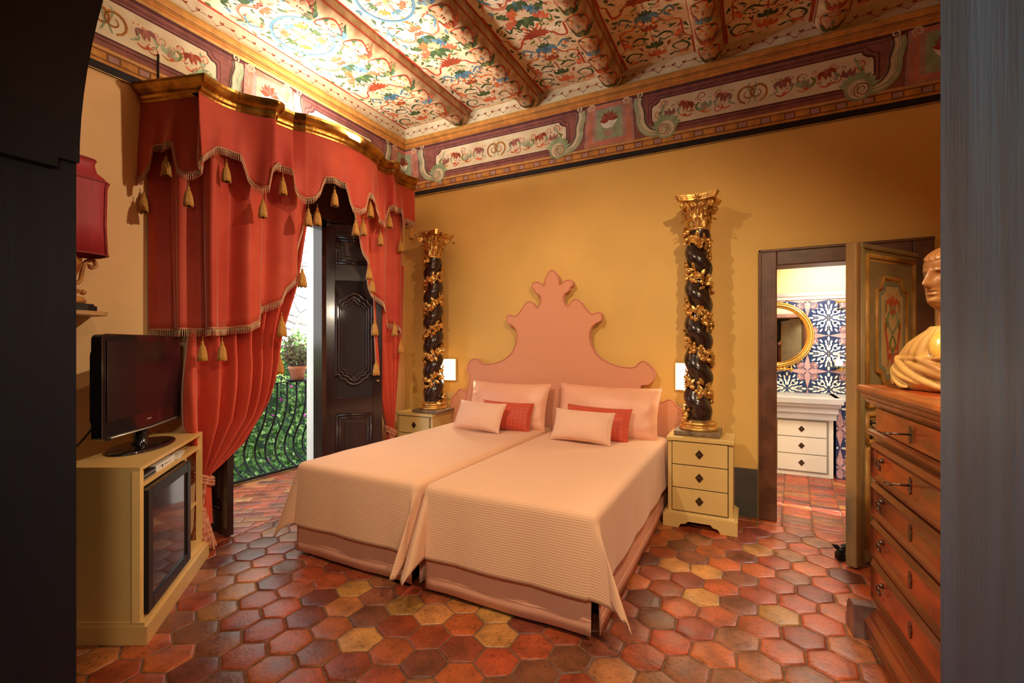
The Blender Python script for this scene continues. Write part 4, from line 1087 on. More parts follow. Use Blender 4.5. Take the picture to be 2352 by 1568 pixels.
hb_panel(wl, 4.145, 4.19, 'side_wing', hbt); hb_panel([(-1.665-(x+1.70), z) for x, z in wl[::-1]], 4.145, 4.19, 'side_wing', hbt)

# pillows
def pillow(name, lab, w, h, T, c, tilt, yaw, mat, roll=0, group=None, cat='pillow', ruffle=0):
    n = 36; rows_all = []; uvs = []
    mtx = Matrix.Translation(c) @ Matrix.Rotation(yaw, 4, 'Z') @ Matrix.Rotation(-tilt, 4, 'X') @ Matrix.Rotation(roll, 4, 'Y')
    b = B(); fu = []
    for side in (-1, 1):
        rows = []; uu = []
        for j in range(n+1):
            v = -1+2*j/n; r = []; ur = []
            for i in range(n+1):
                u = -1+2*i/n
                th = T/2*((1-abs(u)**2.6)*(1-abs(v)**2.6))**.5 if abs(u) < 1 and abs(v) < 1 else 0
                th *= 1+.06*noise.noise(Vector((u*2+w*9, v*2, side)))
                wr = 0
                e = min(1-abs(u), 1-abs(v)); wr = .0035*math.sin((u-v)*13+6*noise.noise(Vector((u*2, v*2, w)))+side)*math.exp(-e*7)*min(1, e*12)*(1+ruffle)
                x = w/2*u*(1-.055*(1-v*v)); z = h/2*v*(1-.08*(1-u*u))
                r.append(mtx @ Vector((x, side*(th+wr), z))); ur.append((u*w/2, v*h/2))
            rows.append(r if side > 0 else r[::-1]); uu.append(ur if side > 0 else ur[::-1])
        b.grid(rows); fu += [q for r in uu for q in r]
    o = b.build(name, mat); o.data.transform(mtx.inverted()); o.matrix_world = mtx
    l = o.data.uv_layers.new(name='UVMap')
    for lp in o.data.loops: l.data[lp.index].uv = fu[lp.vertex_index]
    tag(o, lab, cat, group); return o
satin = M('peach_satin', (.83, .42, .27), .42, var=.03, vs=3, sheen=.3, spec=.6)
brocade = weave('coral_brocade', (.62, .10, .05), (.54, .07, .035), 30, 'dot', .5); small_m = weave('pale_peach_dotted', (.88, .60, .44), (.80, .47, .33), 60, 'dot', .6)
pillow('pillow', 'large peach satin pillow against the headboard on the window side bed', .87, .46, .20, (-2.10, 3.98, .80), .33, -.03, satin, .0, ruffle=1)
pillow('pillow', 'large peach satin pillow against the headboard on the bed nearest the bathroom door', .90, .47, .21, (-1.12, 3.97, .80), .33, .02, satin, .02, ruffle=1)
pillow('cushion', 'coral red brocade cushion on the window side bed behind a pale one', .52, .28, .14, (-2.02, 3.80, .725), .42, .10, brocade, .03, cat='cushion')
pillow('cushion', 'coral red brocade cushion on the bed nearest the bathroom door behind a pale one', .56, .29, .14, (-1.15, 3.78, .73), .42, .02, brocade, .03, cat='cushion')
pillow('cushion', 'small pale peach dotted cushion in front on the window side bed', .50, .28, .13, (-2.20, 3.63, .735), .50, -.03, small_m, .02, cat='cushion')
pillow('cushion', 'small pale peach dotted cushion in front on the bed nearest the bathroom door', .50, .27, .13, (-1.21, 3.585, .73), .50, .03, small_m, .03, cat='cushion')

# ================================================================== BEDSIDE CABINETS
parch = M('cream_lacquer', (.72, .52, .20), .32, vs=2.2, col2=(.66, .44, .15), coat=.25, bump=.02, bs=10)
inlay = M('dark_inlay', (.05, .022, .012), .35); brz = M('bronze_knob', (.10, .055, .03), .3, .8)
def nightstand(cx, yf, lab):
    W, D, H = .455, .345, .68
    t = thing('bedside_cabinet', lab, 'bedside cabinet', (cx, yf, 0))
    b = B(); b.box((-W/2, 0.012, .07), (W/2, D, H-.03), 0, .004); b.box((-W/2-.008, -.008, H-.03), (W/2+.008, D, H), 0, .004)
    b.box((-W/2-.015, -.012, .085), (W/2+.015, D+.002, .115), 0, .006)
    b.build('body', parch, t)
    b = B(); hw = W/2+.03
    def brk(w):   # bracket foot apron
        return [(-w, 0), (-w, .10), (w, .10), (w, 0), (w-.11, 0), (w-.13, .03), (w-.16, .035), (w-.18, .055), (-w+.18, .055), (-w+.16, .035), (-w+.13, .03), (-w+.11, 0)]
    b.prism([(x, -.025, z) for x, z in brk(hw)], (0, .02, 0))
    for s_ in (-1, 1):
        q = [(-.005, 0), (-.005, .10), (D-.0, .10), (D-.0, 0), (D-.10, 0), (D-.13, .05), (.13, .05), (.10, 0)]
        b.prism([(s_*hw-(.02 if s_ > 0 else 0), y, z) for y, z in q], (.02, 0, 0))
    fixn(b.build('plinth', parch, t))
    for k in range(3):
        z0 = .125+k*.175
        b = B(); b.box((-W/2+.035, -.002, z0), (W/2-.035, .03, z0+.168), 0, .002); d = b.build('drawer', parch, t)
        b = B(); 
        for a, c in (((-W/2+.033, z0-.003), (W/2-.033, z0)), ((-W/2+.033, z0+.168), (W/2-.033, z0+.171)), ((-W/2+.032, z0), (-W/2+.035, z0+.168)), ((W/2-.035, z0), (W/2-.032, z0+.168))):
            b.box((a[0], .008, a[1]), (c[0], .014, c[1]))
        b.build('shadow_line', inlay, t) if False else None
        zc = z0+.084; b = B(); b.prism([(-.030, -.0035, zc), (0, -.0035, zc-.036), (.030, -.0035, zc), (0, -.0035, zc+.036)], (0, .002, 0)); b.build('escutcheon', inlay, d)
        b = B(); b.lathe([(.003, 0), (.004, .012), (.010, .015), (.011, .020), (.004, .025)], n=12); b.build('knob', brz, d, loc=(0, -.003, zc), rot=(PI/2, 0, 0))
    b = B(); b.box((-W/2+.03, .006, .12), (W/2-.03, .0125, .65)); b.build('drawer_gap_shade', inlay, t)  # dark sheet behind the drawers, coloured as the shade in their gaps
    return t
NR = nightstand(-.352, 3.745, 'cream three-drawer bedside cabinet nearest the bathroom door')
NL = nightstand(-3.078, 3.795, 'cream bedside cabinet in the corner behind the right curtain')

# ================================================================== TWISTED COLUMNS
ebony = M('ebonised_wood', (.020, .009, .007), .24, vs=4, col2=(.035, .014, .010), coat=.4, bump=.04, bs=12)
gold = M('carved_gilt', (.92, .60, .20), .36, .85, vs=16, col2=(.50, .25, .06), bump=.25, bs=40, detail=8)
plm = M('worn_plinth_paint', (.30, .20, .10), .5, vs=14, col2=(.10, .07, .05), bump=.2)
def leafshape(b, base, d, up, L, W, mi=0, curl=.3):
    d = d.normalized(); s_ = d.cross(up).normalized(); n = s_.cross(d).normalized(); rows = []
    for j in range(6):
        t = j/5; w = W/2*math.sin(PI*(t*.9+.07))**.8; c = base+d*(L*t)+n*(curl*L*t*t)
        rows.append([c-s_*w-n*.25*w, c+n*.2*w, c+s_*w-n*.25*w])
    b.grid(rows, mi); b.grid([[p-n*.003 for p in r[::-1]] for r in rows], mi)
def column(cx, cy, z0, hand, lab, seed, pitch=.283):
    t = thing('twisted_column', lab, 'carved column', (cx, cy, z0)); rr = random.Random(seed)
    b = B(); b.box((-.165, -.145, 0), (.165, .145, .032), 0, .004); b.build('plinth', plm, t)
    b = B(); b.lathe([(.10, .030), (.138, .032), (.145, .045), (.138, .058), (.122, .062), (.118, .072), (.128, .078), (.131, .088), (.120, .098), (.098, .102), (.092, .112)], n=36); b.build('base', gold, t)
    H0, H1 = .105, 1.60; R0, R1, RO = .092, .082, .020
    rows = []; NZ = 170
    for j in range(NZ+1):
        z = lerp(H0, H1, j/NZ); f = j/NZ; fade = min(1, f*14, (1-f)*14); ph = hand*2*PI*(z-H0)/pitch+seed; r = lerp(R0, R1, f); ro = RO*fade
        rows.append([Vector((ro*math.cos(ph)+r*math.cos(a), ro*math.sin(ph)+r*math.sin(a), z)) for a in [2*PI*k/32 for k in range(32)]])
    b = B(); b.grid(rows, 0, True, True); b.build('shaft', ebony, t)
    g = B(); z = H0+.02
    while z < H1-.005:
        f = (z-H0)/(H1-H0); ph = hand*2*PI*(z-H0)/pitch+seed+PI; r = lerp(R0, R1, f)-RO*min(1, f*14, (1-f)*14)+.002
        rad = Vector((math.cos(ph), math.sin(ph), 0)); tan = Vector((-math.sin(ph)*hand, math.cos(ph)*hand, .5)).normalized(); across = rad.cross(tan)
        for q in range(4):
            o_ = across*rr.uniform(-.046, .046)+tan*rr.uniform(-.012, .012); p = rad*(r+.004)+o_+Vector((0, 0, z)); k = rr.random()
            if k < .40:
                s_ = rr.uniform(.014, .023); c = p+rad*s_*.9; g.sph(c, s_, 0, 10); g.sph(c+rad*s_*.95, s_*.28, 0, 6)
            elif k < .52:
                c = p+rad*.014; g.sph(c, .007, 0, 8)
                u = tan; v = across
                for m_ in range(6):
                    a = PI/3*m_; d = u*math.cos(a)+v*math.sin(a); leafshape(g, c-rad*.004, d+rad*.35, rad, .030, .022, 0, .3)
            else:
                a = rr.uniform(0, 2*PI); d = (tan*math.cos(a)+across*math.sin(a))+rad*rr.uniform(.15, .6); leafshape(g, p+rad*.006, d, rad, rr.uniform(.045, .072), rr.uniform(.024, .034), 0, -.25)
        z += .0145*1.0
    g.build('garland', gold, t)
    # capital
    c = B(); Z = 1.60
    c.lathe([(.070, Z-.012), (.084, Z-.010), (.088, Z), (.084, Z+.010), (.074, Z+.012), (.070, Z+.03), (.070, Z+.10), (.078, Z+.16), (.095, Z+.205), (.105, Z+.215), (.10, Z+.225)], n=32)
    for tier, (n, zb, L_, W_, ro) in enumerate(((8, Z+.012, .085, .050, .074), (8, Z+.055, .105, .054, .074), (8, Z+.10, .09, .04, .080))):
        for k in range(n):
            a = 2*PI*(k+(.5 if tier == 1 else 0))/n; rad = Vector((math.cos(a), math.sin(a), 0)); base = rad*ro+Vector((0, 0, zb))
            side = Vector((-math.sin(a), math.cos(a), 0)); rows = []
            for j in range(9):
                tt = j/8; w = W_/2*(.55+.6*math.sin(PI*min(1, tt*.85+.1)))*(1 if j % 2 == 0 else .78)*(1 if tt < .8 else .6)
                out = .012*tt+.042*max(0, tt-.6)**1.2*3; zz = L_*(tt if tt < .85 else .85-(tt-.85)*1.2)
                p = base+rad*out+Vector((0, 0, zz)); rows.append([p-side*w-rad*.006, p-side*w*.4+rad*.004, p+rad*.010, p+side*w*.4+rad*.004, p+side*w-rad*.006])
            c.grid(rows)
    for k in range(4):
        a = PI/4+PI/2*k; rad = Vector((math.cos(a), math.sin(a), 0)); ctr = rad*.138+Vector((0, 0, Z+.185)); pts = []
        for j in range(26):
            th = j/25*2*PI*1.5; rr_ = .030*(1-.72*j/25); pts.append(ctr+rad*(rr_*math.cos(PI/2+th))*1+Vector((0, 0, rr_*math.sin(PI/2+th))))
        c.tube([rad*.085+Vector((0, 0, Z+.11)), rad*.095+Vector((0, 0, Z+.17)), rad*.115+Vector((0, 0, Z+.21))]+pts[1:], .0085, n=8); c.sph(ctr, .010, 0, 8)
        a2 = a+PI/4; r2 = Vector((math.cos(a2), math.sin(a2), 0)); s2 = Vector((-math.sin(a2), math.cos(a2), 0))
        for sg in (1, -1):
            ctr = r2*.108+s2*sg*.028+Vector((0, 0, Z+.175)); c.tube([r2*.09+s2*sg*.008+Vector((0, 0, Z+.10)), r2*.10+s2*sg*.012+Vector((0, 0, Z+.15))]+[ctr+s2*(-sg*.018*(1-.7*j/14)*math.cos(j/14*9))+Vector((0, 0, .018*(1-.7*j/14)*math.sin(j/14*9))) for j in range(15)], .006, n=6)
        c.sph(r2*.118+Vector((0, 0, Z+.235)), .016, 0, 8, (1, 1, .8))
        for m_ in range(6): leafshape(c, r2*.118+Vector((0, 0, Z+.235)), s2*math.cos(m_)+Vector((0, 0, math.sin(m_))), r2, .028, .014, 0, .2)
    # abacus with concave sides
    ab = []
    for k in range(4):
        a = PI/4+PI/2*k; cn = Vector((math.cos(a), math.sin(a), 0))*.225; nx = Vector((math.cos(a+PI/2), math.sin(a+PI/2), 0))*.225
        tdir = (nx-cn).normalized(); inn = -(cn+nx).normalized()
        p0 = cn+tdir*.018; p1 = nx-tdir*.018
        for j in range(9): tt = j/8; ab.append(p0.lerp(p1, tt)+inn*(.045*math.sin(PI*tt)))
    for zz, sc, hh in ((Z+.213, .90, .014), (Z+.227, .95, .012), (Z+.239, 1.0, .016)):
        c.prism([(p.x*sc, p.y*sc, zz) for p in ab], (0, 0, hh))
    fixn(c.build('capital', gold, t)) if False else c.build('capital', gold, t)
    return t
column(-.378, 3.955, .683, -1, 'dark twisted column with gilt garland on the cabinet nearest the bathroom door', 1.2)
column(-2.962, 3.965, .683, 1, 'dark twisted column with gilt garland on the corner cabinet beside the curtain', 2.6, .255)

# wall lights and switches
glow = M('warm_frosted_glass', (1, .95, .8), .4, emit=(1, .93, .60), es=3.2); edge_m = M('plaster_trim', (.74, .52, .22), .6)
for i, (x0, x1, lab) in enumerate(((-2.992, -2.827, 'small glowing rectangular wall light between the corner column and the headboard'), (-.587, -.425, 'small glowing rectangular wall light partly behind the column nearest the bathroom door'))):
    t = thing('wall_light', lab, 'wall light', ((x0+x1)/2, WY, 1.11)); w_ = (x1-x0)/2
    b = B(); b.box((-w_+.006, -.030, -.112), (w_-.006, -.004, .112), 0, .002); b.build('diffuser', glow, t)
    b = B()
    for a, c in (((-w_, -.118), (w_, -.112)), ((-w_, .112), (w_, .118)), ((-w_, -.112), (-w_+.006, .112)), ((w_-.006, -.112), (w_, .112))): b.box((a[0], -.032, a[1]), (c[0], 0, c[1]))
    b.box((-w_, -.006, -.118), (w_, -.001, .118)); b.build('frame', edge_m, t)
    lamp('wall_light_glow', 'AREA', ((x0+x1)/2, WY-.06, 1.11), 2.5, (1, .85, .55), sx=.13, sy=.2, target=((x0+x1)/2, WY-1, 1.0))
sw_m = M('beige_switch_plastic', (.62, .46, .20), .4)
for i, (x, z, lab) in enumerate(((-2.915, .825, 'beige double light switch on the wall below the left wall light'), (-.50, .83, 'beige light switch on the wall beside the right column'))):
    t = thing('light_switch', lab, 'light switch', (x, WY, z)); b = B(); b.box((-.062, -.009, -.042), (.062, -.0005, .042), 0, .003); b.build('plate', sw_m, t)
    for s_ in (-1, 1):
        b = B(); b.box((s_*.028-.022, -.014, -.025), (s_*.028+.022, -.009, .025), 0, .002); b.build('rocker', sw_m, t)
t = thing('wall_hook', 'tiny metal hook on the ochre wall beside the left column capital', 'hook', (atY(1043, 558, WY).x, WY, atY(1043, 558, WY).z)); b = B(); b.sph((0, -.01, 0), .008); b.tube([(0, -.0005, 0), (0, -.012, 0)], .004); o_ = b.build('hook_head', brz, t)
# ================================================================== TELEVISION CORNER
cabm = M('yellow_cabinet_lacquer', (.74, .50, .20), .40, vs=2.5, col2=(.68, .43, .15), coat=.15, bump=.03, bs=12)
cin = M('cabinet_inside', (.55, .32, .11), .6)
A_ = Vector((-2.515, 1.135, 0)); Bv = Vector((-3.19, 1.79, 0)); W = (Bv-A_).length; ang = math.atan2(Bv.y-A_.y, Bv.x-A_.x)
cab = thing('television_cabinet', 'cream corner cabinet with open shelves holding the television and glass-door fridge', 'cabinet', tuple(A_), ang)
inv = (Matrix.Translation(A_) @ Matrix.Rotation(ang, 4, 'Z')).inverted()
def loc2(x, y): v = inv @ Vector((x, y, 0)); return (v.x, v.y)
foot = [(0, 0), (W, 0), loc2(-3.53, 1.52), loc2(-3.53, .66), loc2(-3.22, .66), loc2(-3.08, .845)]
def foots(d):   # grow the front and left side outward
    f = list(foot); return [(f[0][0]-d*.6, f[0][1]-d), (f[1][0]+d*.3, f[1][1]-d), (f[2][0], f[2][1]), f[3], f[4], (f[5][0]-d*.5, f[5][1]-d*.5)]
def plan(b, P, z0, z1): b.prism([(x, y, z0) for x, y in P], (0, 0, z1-z0))
b = B(); plan(b, foots(.0), .797, .815); fixn(b.build('top', cabm, cab))
b = B(); plan(b, foots(.035), 0, .085); plan(b, foots(.022), .085, .102); fixn(b.build('plinth', cabm, cab))
b = B(); T = .022
def wall_(p, q, z0, z1, th=T):
    p = Vector(p+(0,)); q = Vector(q+(0,)); d = (q-p).normalized(); n = Vector((-d.y, d.x, 0))*th; b.prism([p+Vector((0, 0, z0)), q+Vector((0, 0, z0)), q+n+Vector((0, 0, z0)), p+n+Vector((0, 0, z0))], (0, 0, z1-z0))
wall_(foot[5], foot[0], .10, .797, T); wall_(foot[4], foot[5], .10, .797, T)
b.box((0, 0, .10), (T+.004, .03, .797)); b.box((W-T, 0, .10), (W, .03, .797)); b.prism([(.02, 0, .10), (W-.02, 0, .10), (W-.02, .40, .10), (.16, .40, .10)], (0, 0, .02)); b.prism([(.02, .012, .706), (W-.02, .012, .706), (W-.02, .42, .706), (.17, .42, .706)], (0, 0, .022))
b.box((.655, .012, .12), (.675, .42, .706)); b.box((.675, .03, .35), (W-.02, .40, .368)); b.box((.18, .42, .12), (W-.03, .43, .787))
fixn(b.build('carcass', cabm, cab))
# fridge
blk = M('black_appliance', (.010, .009, .010), .30); fgl = M('fridge_glass', (.05, .03, .03), .06, spec=.9, coat=.5); gas = M('door_gasket', (.02, .018, .018), .6)
fr_ = thing('mini_fridge', 'black glass-door mini fridge built into the television cabinet', 'fridge', tuple(A_+Vector((math.cos(ang), math.sin(ang), 0))*.335+Vector((0, 0, .121))), ang)
b = B(); b.box((-.13, .03, .002), (.295, .36, .575), 0, .005); b.build('body', blk, fr_)
b = B(); fw = .055; x0, x1, z0, z1 = -.300, .300, -.005, .578
for p, q in (((x0, z0), (x0+fw, z1)), ((x1-fw, z0), (x1, z1)), ((x0+fw, z0), (x1-fw, z0+fw)), ((x0+fw, z1-fw), (x1-fw, z1))): b.box((p[0], -.022, p[1]), (q[0], .026, q[1]), 0, .004)
b.box((x0+fw-.003, -.012, z0+fw-.003), (x1-fw+.003, .0, z1-fw+.003), 1); b.build('door', [blk, fgl], fr_)
# boxes on the shelf
def onfront(x, y, z): return A_+Vector((math.cos(ang)*x-math.sin(ang)*y, math.sin(ang)*x+math.cos(ang)*y, z))
wp = M('white_plastic', (.80, .80, .78), .35); dk = M('dark_print', (.05, .05, .055), .5); silver = M('silver_plastic', (.5, .5, .5), .3, .6)
st_ = thing('set_top_box', 'white set-top box on the cabinet shelf', 'set-top box', tuple(onfront(.385, .02, .7285)), ang)
b = B(); b.box((-.125, 0, .0), (.125, .16, .034), 0, .003); b.build('housing', wp, st_)
b = B(); b.lathe([(.0085, 0), (.0085, .001), (.001, .001)], n=14); b.build('button', dk, st_, loc=(-.055, -.0, .017), rot=(PI/2, 0, 0))
for k in range(4): b = B(); b.box((-.025+k*.012, -.001, .015), (-.019+k*.012, 0.0005, .020)); b.build('marking', dk, st_)
for q in ((-.085, .020, -.070, .023), (.03, .016, .07, .018)): b = B(); b.box((q[0], -.001, q[1]), (q[2], .0005, q[3])); b.build('marking', dk, st_)
b = B(); b.lathe([(.012, 0), (.012, .03), (.004, .03)], n=12); b.build('plug', blk, st_, loc=(.128, .03, .018), rot=(0, PI/2, 0))
dv = thing('disc_player', 'slim dark disc player at the near end of the cabinet shelf', 'disc player', tuple(onfront(.145, .02, .7285)), ang)
b = B(); b.box((-.075, 0, 0), (.095, .12, .032), 0, .002); b.build('housing', blk, dv); b = B(); b.box((-.07, -.0015, .018), (.09, 0, .024)); b.box((-.07, -.0015, .004), (.09, 0, .007)); b.build('front_trim', silver, dv)
pm = M('white_paper', (.85, .82, .76), .7)
b = B(); b.box((-.12, -.07, 0), (.12, .07, .003), M4=Matrix.Rotation(.2, 4, 'Z')); o = b.build('paper_leaflet', pm, loc=tuple(onfront(.66, .10, .729)), rot=(0, 0, ang)); tag(o, 'thin white leaflet lying beside the set-top box on the shelf', 'leaflet')
b = B(); b.box((-.07, -.06, 0), (.07, .06, .004)); o = b.build('paper_leaflet', pm, loc=tuple(onfront(.80, .12, .3685)), rot=(0, 0, ang+.3)); tag(o, 'small white leaflet on the low side shelf by the fridge', 'leaflet')
# television
gloss = M('piano_black', (.008, .006, .008), .10, coat=.6); scr = M('television_screen', (.012, .006, .010), .22, spec=.6)
P0 = Vector((-2.745, 1.085, 0)); P1 = Vector((-3.255, 1.69, 0)); TWd = (P1-P0).length; ta = math.atan2(P1.y-P0.y, P1.x-P0.x); tc_ = (P0+P1)/2
tv = thing('television', 'black flat screen television with oval glossy foot on the cream cabinet', 'television', (tc_.x, tc_.y, .816), ta)
hw = TWd/2; hz0, hz1 = .105, .615
def rrect(w, z0, z1, r, n=6):
    P = []
    for cx, cz, a0 in ((w-r, z0+r, -90), (w-r, z1-r, 0), (-w+r, z1-r, 90), (-w+r, z0+r, 180)):
        for k in range(n+1): a = math.radians(a0+90*k/n); P.append((cx+r*math.cos(a), cz+r*math.sin(a)))
    return P
b = B(); b.prism([(x, 0, z) for x, z in rrect(hw, hz0, hz1, .03)], (0, .045, 0)); b.prism([(x, .045, z) for x, z in rrect(hw-.08, hz0+.05, hz1-.06, .05)], (0, .05, 0))
q = rrect(hw, hz0, hz1, .03); b.tube([(x, .004, z) for x, z in q], .005, n=6, closed=True)
tb = b.build('casing', gloss, tv); fixn(tb)
b = B(); b.box((-hw+.032, -.004, hz0+.085), (hw-.032, .002, hz1-.030), 0, .001); b.build('screen', scr, tv)
b = B(); b.tube([(-hw+.06, -.004, hz0+.006), (0, -.010, hz0+.000), (hw-.06, -.004, hz0+.006)], .005, n=6); b.build('chrome_strip', silver, tv)
b = B(); b.box((.0, -.0016, hz0+.045), (.045, -.0006, hz0+.052)); b.build('badge', silver, tv)
b = B(); b.lathe([(.050, .012), (.034, .03), (.034, .11)], (0, .03, 0), n=24); b.build('neck', gloss, tv)
b = B(); rows = []
for z, s_ in ((0.001, 1.0), (.006, 1.01), (.012, .98), (.016, .9), (.017, .01)): rows.append([Vector((.245*s_*math.cos(2*PI*k/48), .02+.125*s_*math.sin(2*PI*k/48), z)) for k in range(48)])
b.grid(rows, closeu=True); b.build('foot', gloss, tv)
b = B(); b.tube(catmull([(-hw+.25, .10, .25), (-hw+.12, .16, .08), (-hw+.02, .22, .008), (-.6, .30, .006)], 8), .005, n=6); b.build('cable', blk, tv)

# wall lamp on bracket shelf
wood_sh = M('pale_wood_shelf', (.60, .34, .13), .45, vs=3, col2=(.48, .25, .09), stretch=(1, .2, 1))
sh = thing('wall_shelf', 'small pale wooden shelf on the wall under the red shaded lamp', 'shelf', (WX, 1.16, 1.57))
b = B(); b.prism([(.002, -.2, -.022), (.20, -.2, -.022), (.27, -.14, -.022), (.30, -.02, -.022), (.30, .06, -.022), (.26, .15, -.022), (.20, .19, -.022), (.002, .19, -.022)], (0, 0, .022)); b.build('board', wood_sh, sh)
b = B(); b.prism([(.002, .0, -.022), (.2, 0, -.022), (.12, 0, -.06), (.05, 0, -.11), (.002, 0, -.13)], (0, .03, 0)); b.build('bracket', wood_sh, sh)
lampt = thing('table_lamp', 'carved gilt lamp with a tall dark red shade on the wall shelf', 'lamp', (WX+.150, 1.165, 1.5705))
redl = M('red_lacquer_and_gilt', (.24, .03, .015), .3, vs=14, col2=(.55, .26, .06), bump=.2, bs=30, coat=.3); shm = M('crimson_silk_shade', (.42, .018, .028), .6, vs=40, col2=(.33, .012, .02), sheen=.5, stretch=(1, 1, .1)); braid = M('dark_red_braid', (.30, .03, .03), .6, bump=.6, bs=120)
b = B(); b.prism([(-.11, -.12, 0), (.09, -.12, 0), (.12, -.06, 0), (.12, .07, 0), (.09, .12, 0), (-.11, .12, 0)], (0, 0, .028)); b.prism([(-.10, -.11, .028), (.08, -.11, .028), (.105, -.05, .028), (.105, .06, .028), (.08, .11, .028), (-.10, .11, .028)], (0, 0, .012)); b.build('plinth', M('black_marble', (.02, .018, .02), .25), lampt)
b = B(); b.lathe([(.085, .040), (.098, .055), (.090, .078), (.060, .085), (.055, .095), (.075, .105), (.080, .118), (.050, .130), (.040, .15), (.052, .19), (.075, .235), (.082, .27), (.07, .295), (.05, .305), (.03, .33), (.012, .36)], n=28)
for s_ in (-1, 1, 0):
    d = Vector((1, 0, 0)) if s_ == 0 else Vector((0, s_, 0)); pts = [d*.03+Vector((0, 0, .15)), d*.075+Vector((0, 0, .17)), d*.085+Vector((0, 0, .22)), d*.10+Vector((0, 0, .28)), d*.135+Vector((0, 0, .30)), d*.15+Vector((0, 0, .27)), d*.125+Vector((0, 0, .255)), d*.12+Vector((0, 0, .275))]
    b.tube(catmull(pts, 5), .011, n=8); 
    for z in (.06, .11): b.sph(d*.09+Vector((0, 0, z)), .016)
b.build('stem', redl, lampt)
def shsec(z, hx, hy): 
    return [Vector((hx*abs(math.cos(a))**.45*(1 if math.cos(a) > 0 else -1), hy*abs(math.sin(a))**.45*(1 if math.sin(a) > 0 else -1), z)) for a in [2*PI*k/40 for k in range(40)]]
b = B(); rows = [shsec(.325, .110, .185), shsec(.50, .106, .178), shsec(.70, .108, .182), shsec(.74, .112, .188), shsec(.765, .100, .168), shsec(.79, .084, .138), shsec(.83, .078, .128), shsec(.86, .082, .132)]
b.grid(rows, closeu=True); b.build('lamp_shade', shm, lampt, solid=.003)
b = B(); 
for r in (rows[0], rows[3], rows[-1]): b.tube([p*1.0 for p in r], .006, n=6, closed=True)
for k in (5, 15, 25, 35): b.tube([r[k]+Vector((.004 if r[k].x > 0 else -.004, 0, 0)) for r in rows[:4]], .005, n=6)
b.build('braid_trim', braid, lampt)
# ================================================================== PAINTED DOOR
dg = M('olive_grey_door_paint', (.36, .29, .15), .5, vs=5, col2=(.24, .20, .11), bump=.1, bs=25, detail=8); dy = M('ochre_door_moulding', (.58, .30, .065), .42, vs=9, col2=(.36, .17, .04), bump=.15); dbl = M('blue_grey_door_band', (.25, .27, .20), .5, var=.15, vs=8); dcr = M('cream_door_field', (.60, .43, .20), .5, var=.12, vs=4)
HX, HY = .992, 4.165; EX, EY = .545, 3.53; DW = math.hypot(EX-HX, EY-HY); da = math.atan2(EY-HY, EX-HX); DH = 2.0
dt = thing('painted_door', 'open antique door with ochre mouldings and a painted cartouche, beside the chest', 'door', (HX, HY, .012), da)
b = B(); b.box((0, -.022, 0), (DW, .022, DH), 0, .004); b.box((DW-.045, -.030, .0), (DW+.012, .034, DH), 2, .008); b.tube([(DW-.055, .028, 0), (DW-.055, .028, DH)], .009, 0, 8); b.tube([(DW-.078, .025, 0), (DW-.078, .025, DH)], .005, 1, 8); b.tube([(DW-.095, .024, 0), (DW-.095, .024, DH)], .004, 0, 8)
b.box((0, .02, DH-.03), (DW-.05, .034, DH), 0, .006)
b.build('leaf', [dg, dy, M('worn_door_edge', (.40, .22, .07), .45, vs=6, col2=(.16, .12, .07), bump=.3, bs=30, stretch=(1, 1, .25))], dt)
def frame_t(b, pts, r, mi, y=.024):
    n = len(pts)
    for i in range(n):
        p, q = pts[i], pts[(i+1) % n]; d = Vector((q[0]-p[0], 0, q[1]-p[1])).normalized(); b.tube([Vector((p[0], y, p[1]))-d*r*.3, Vector((q[0], y, q[1]))+d*r*.3], r, mi, 8, flat=None)
def rect(x0, x1, z0, z1): return [(x0, z0), (x1, z0), (x1, z1), (x0, z1)]
X0, X1 = .05, DW-.125
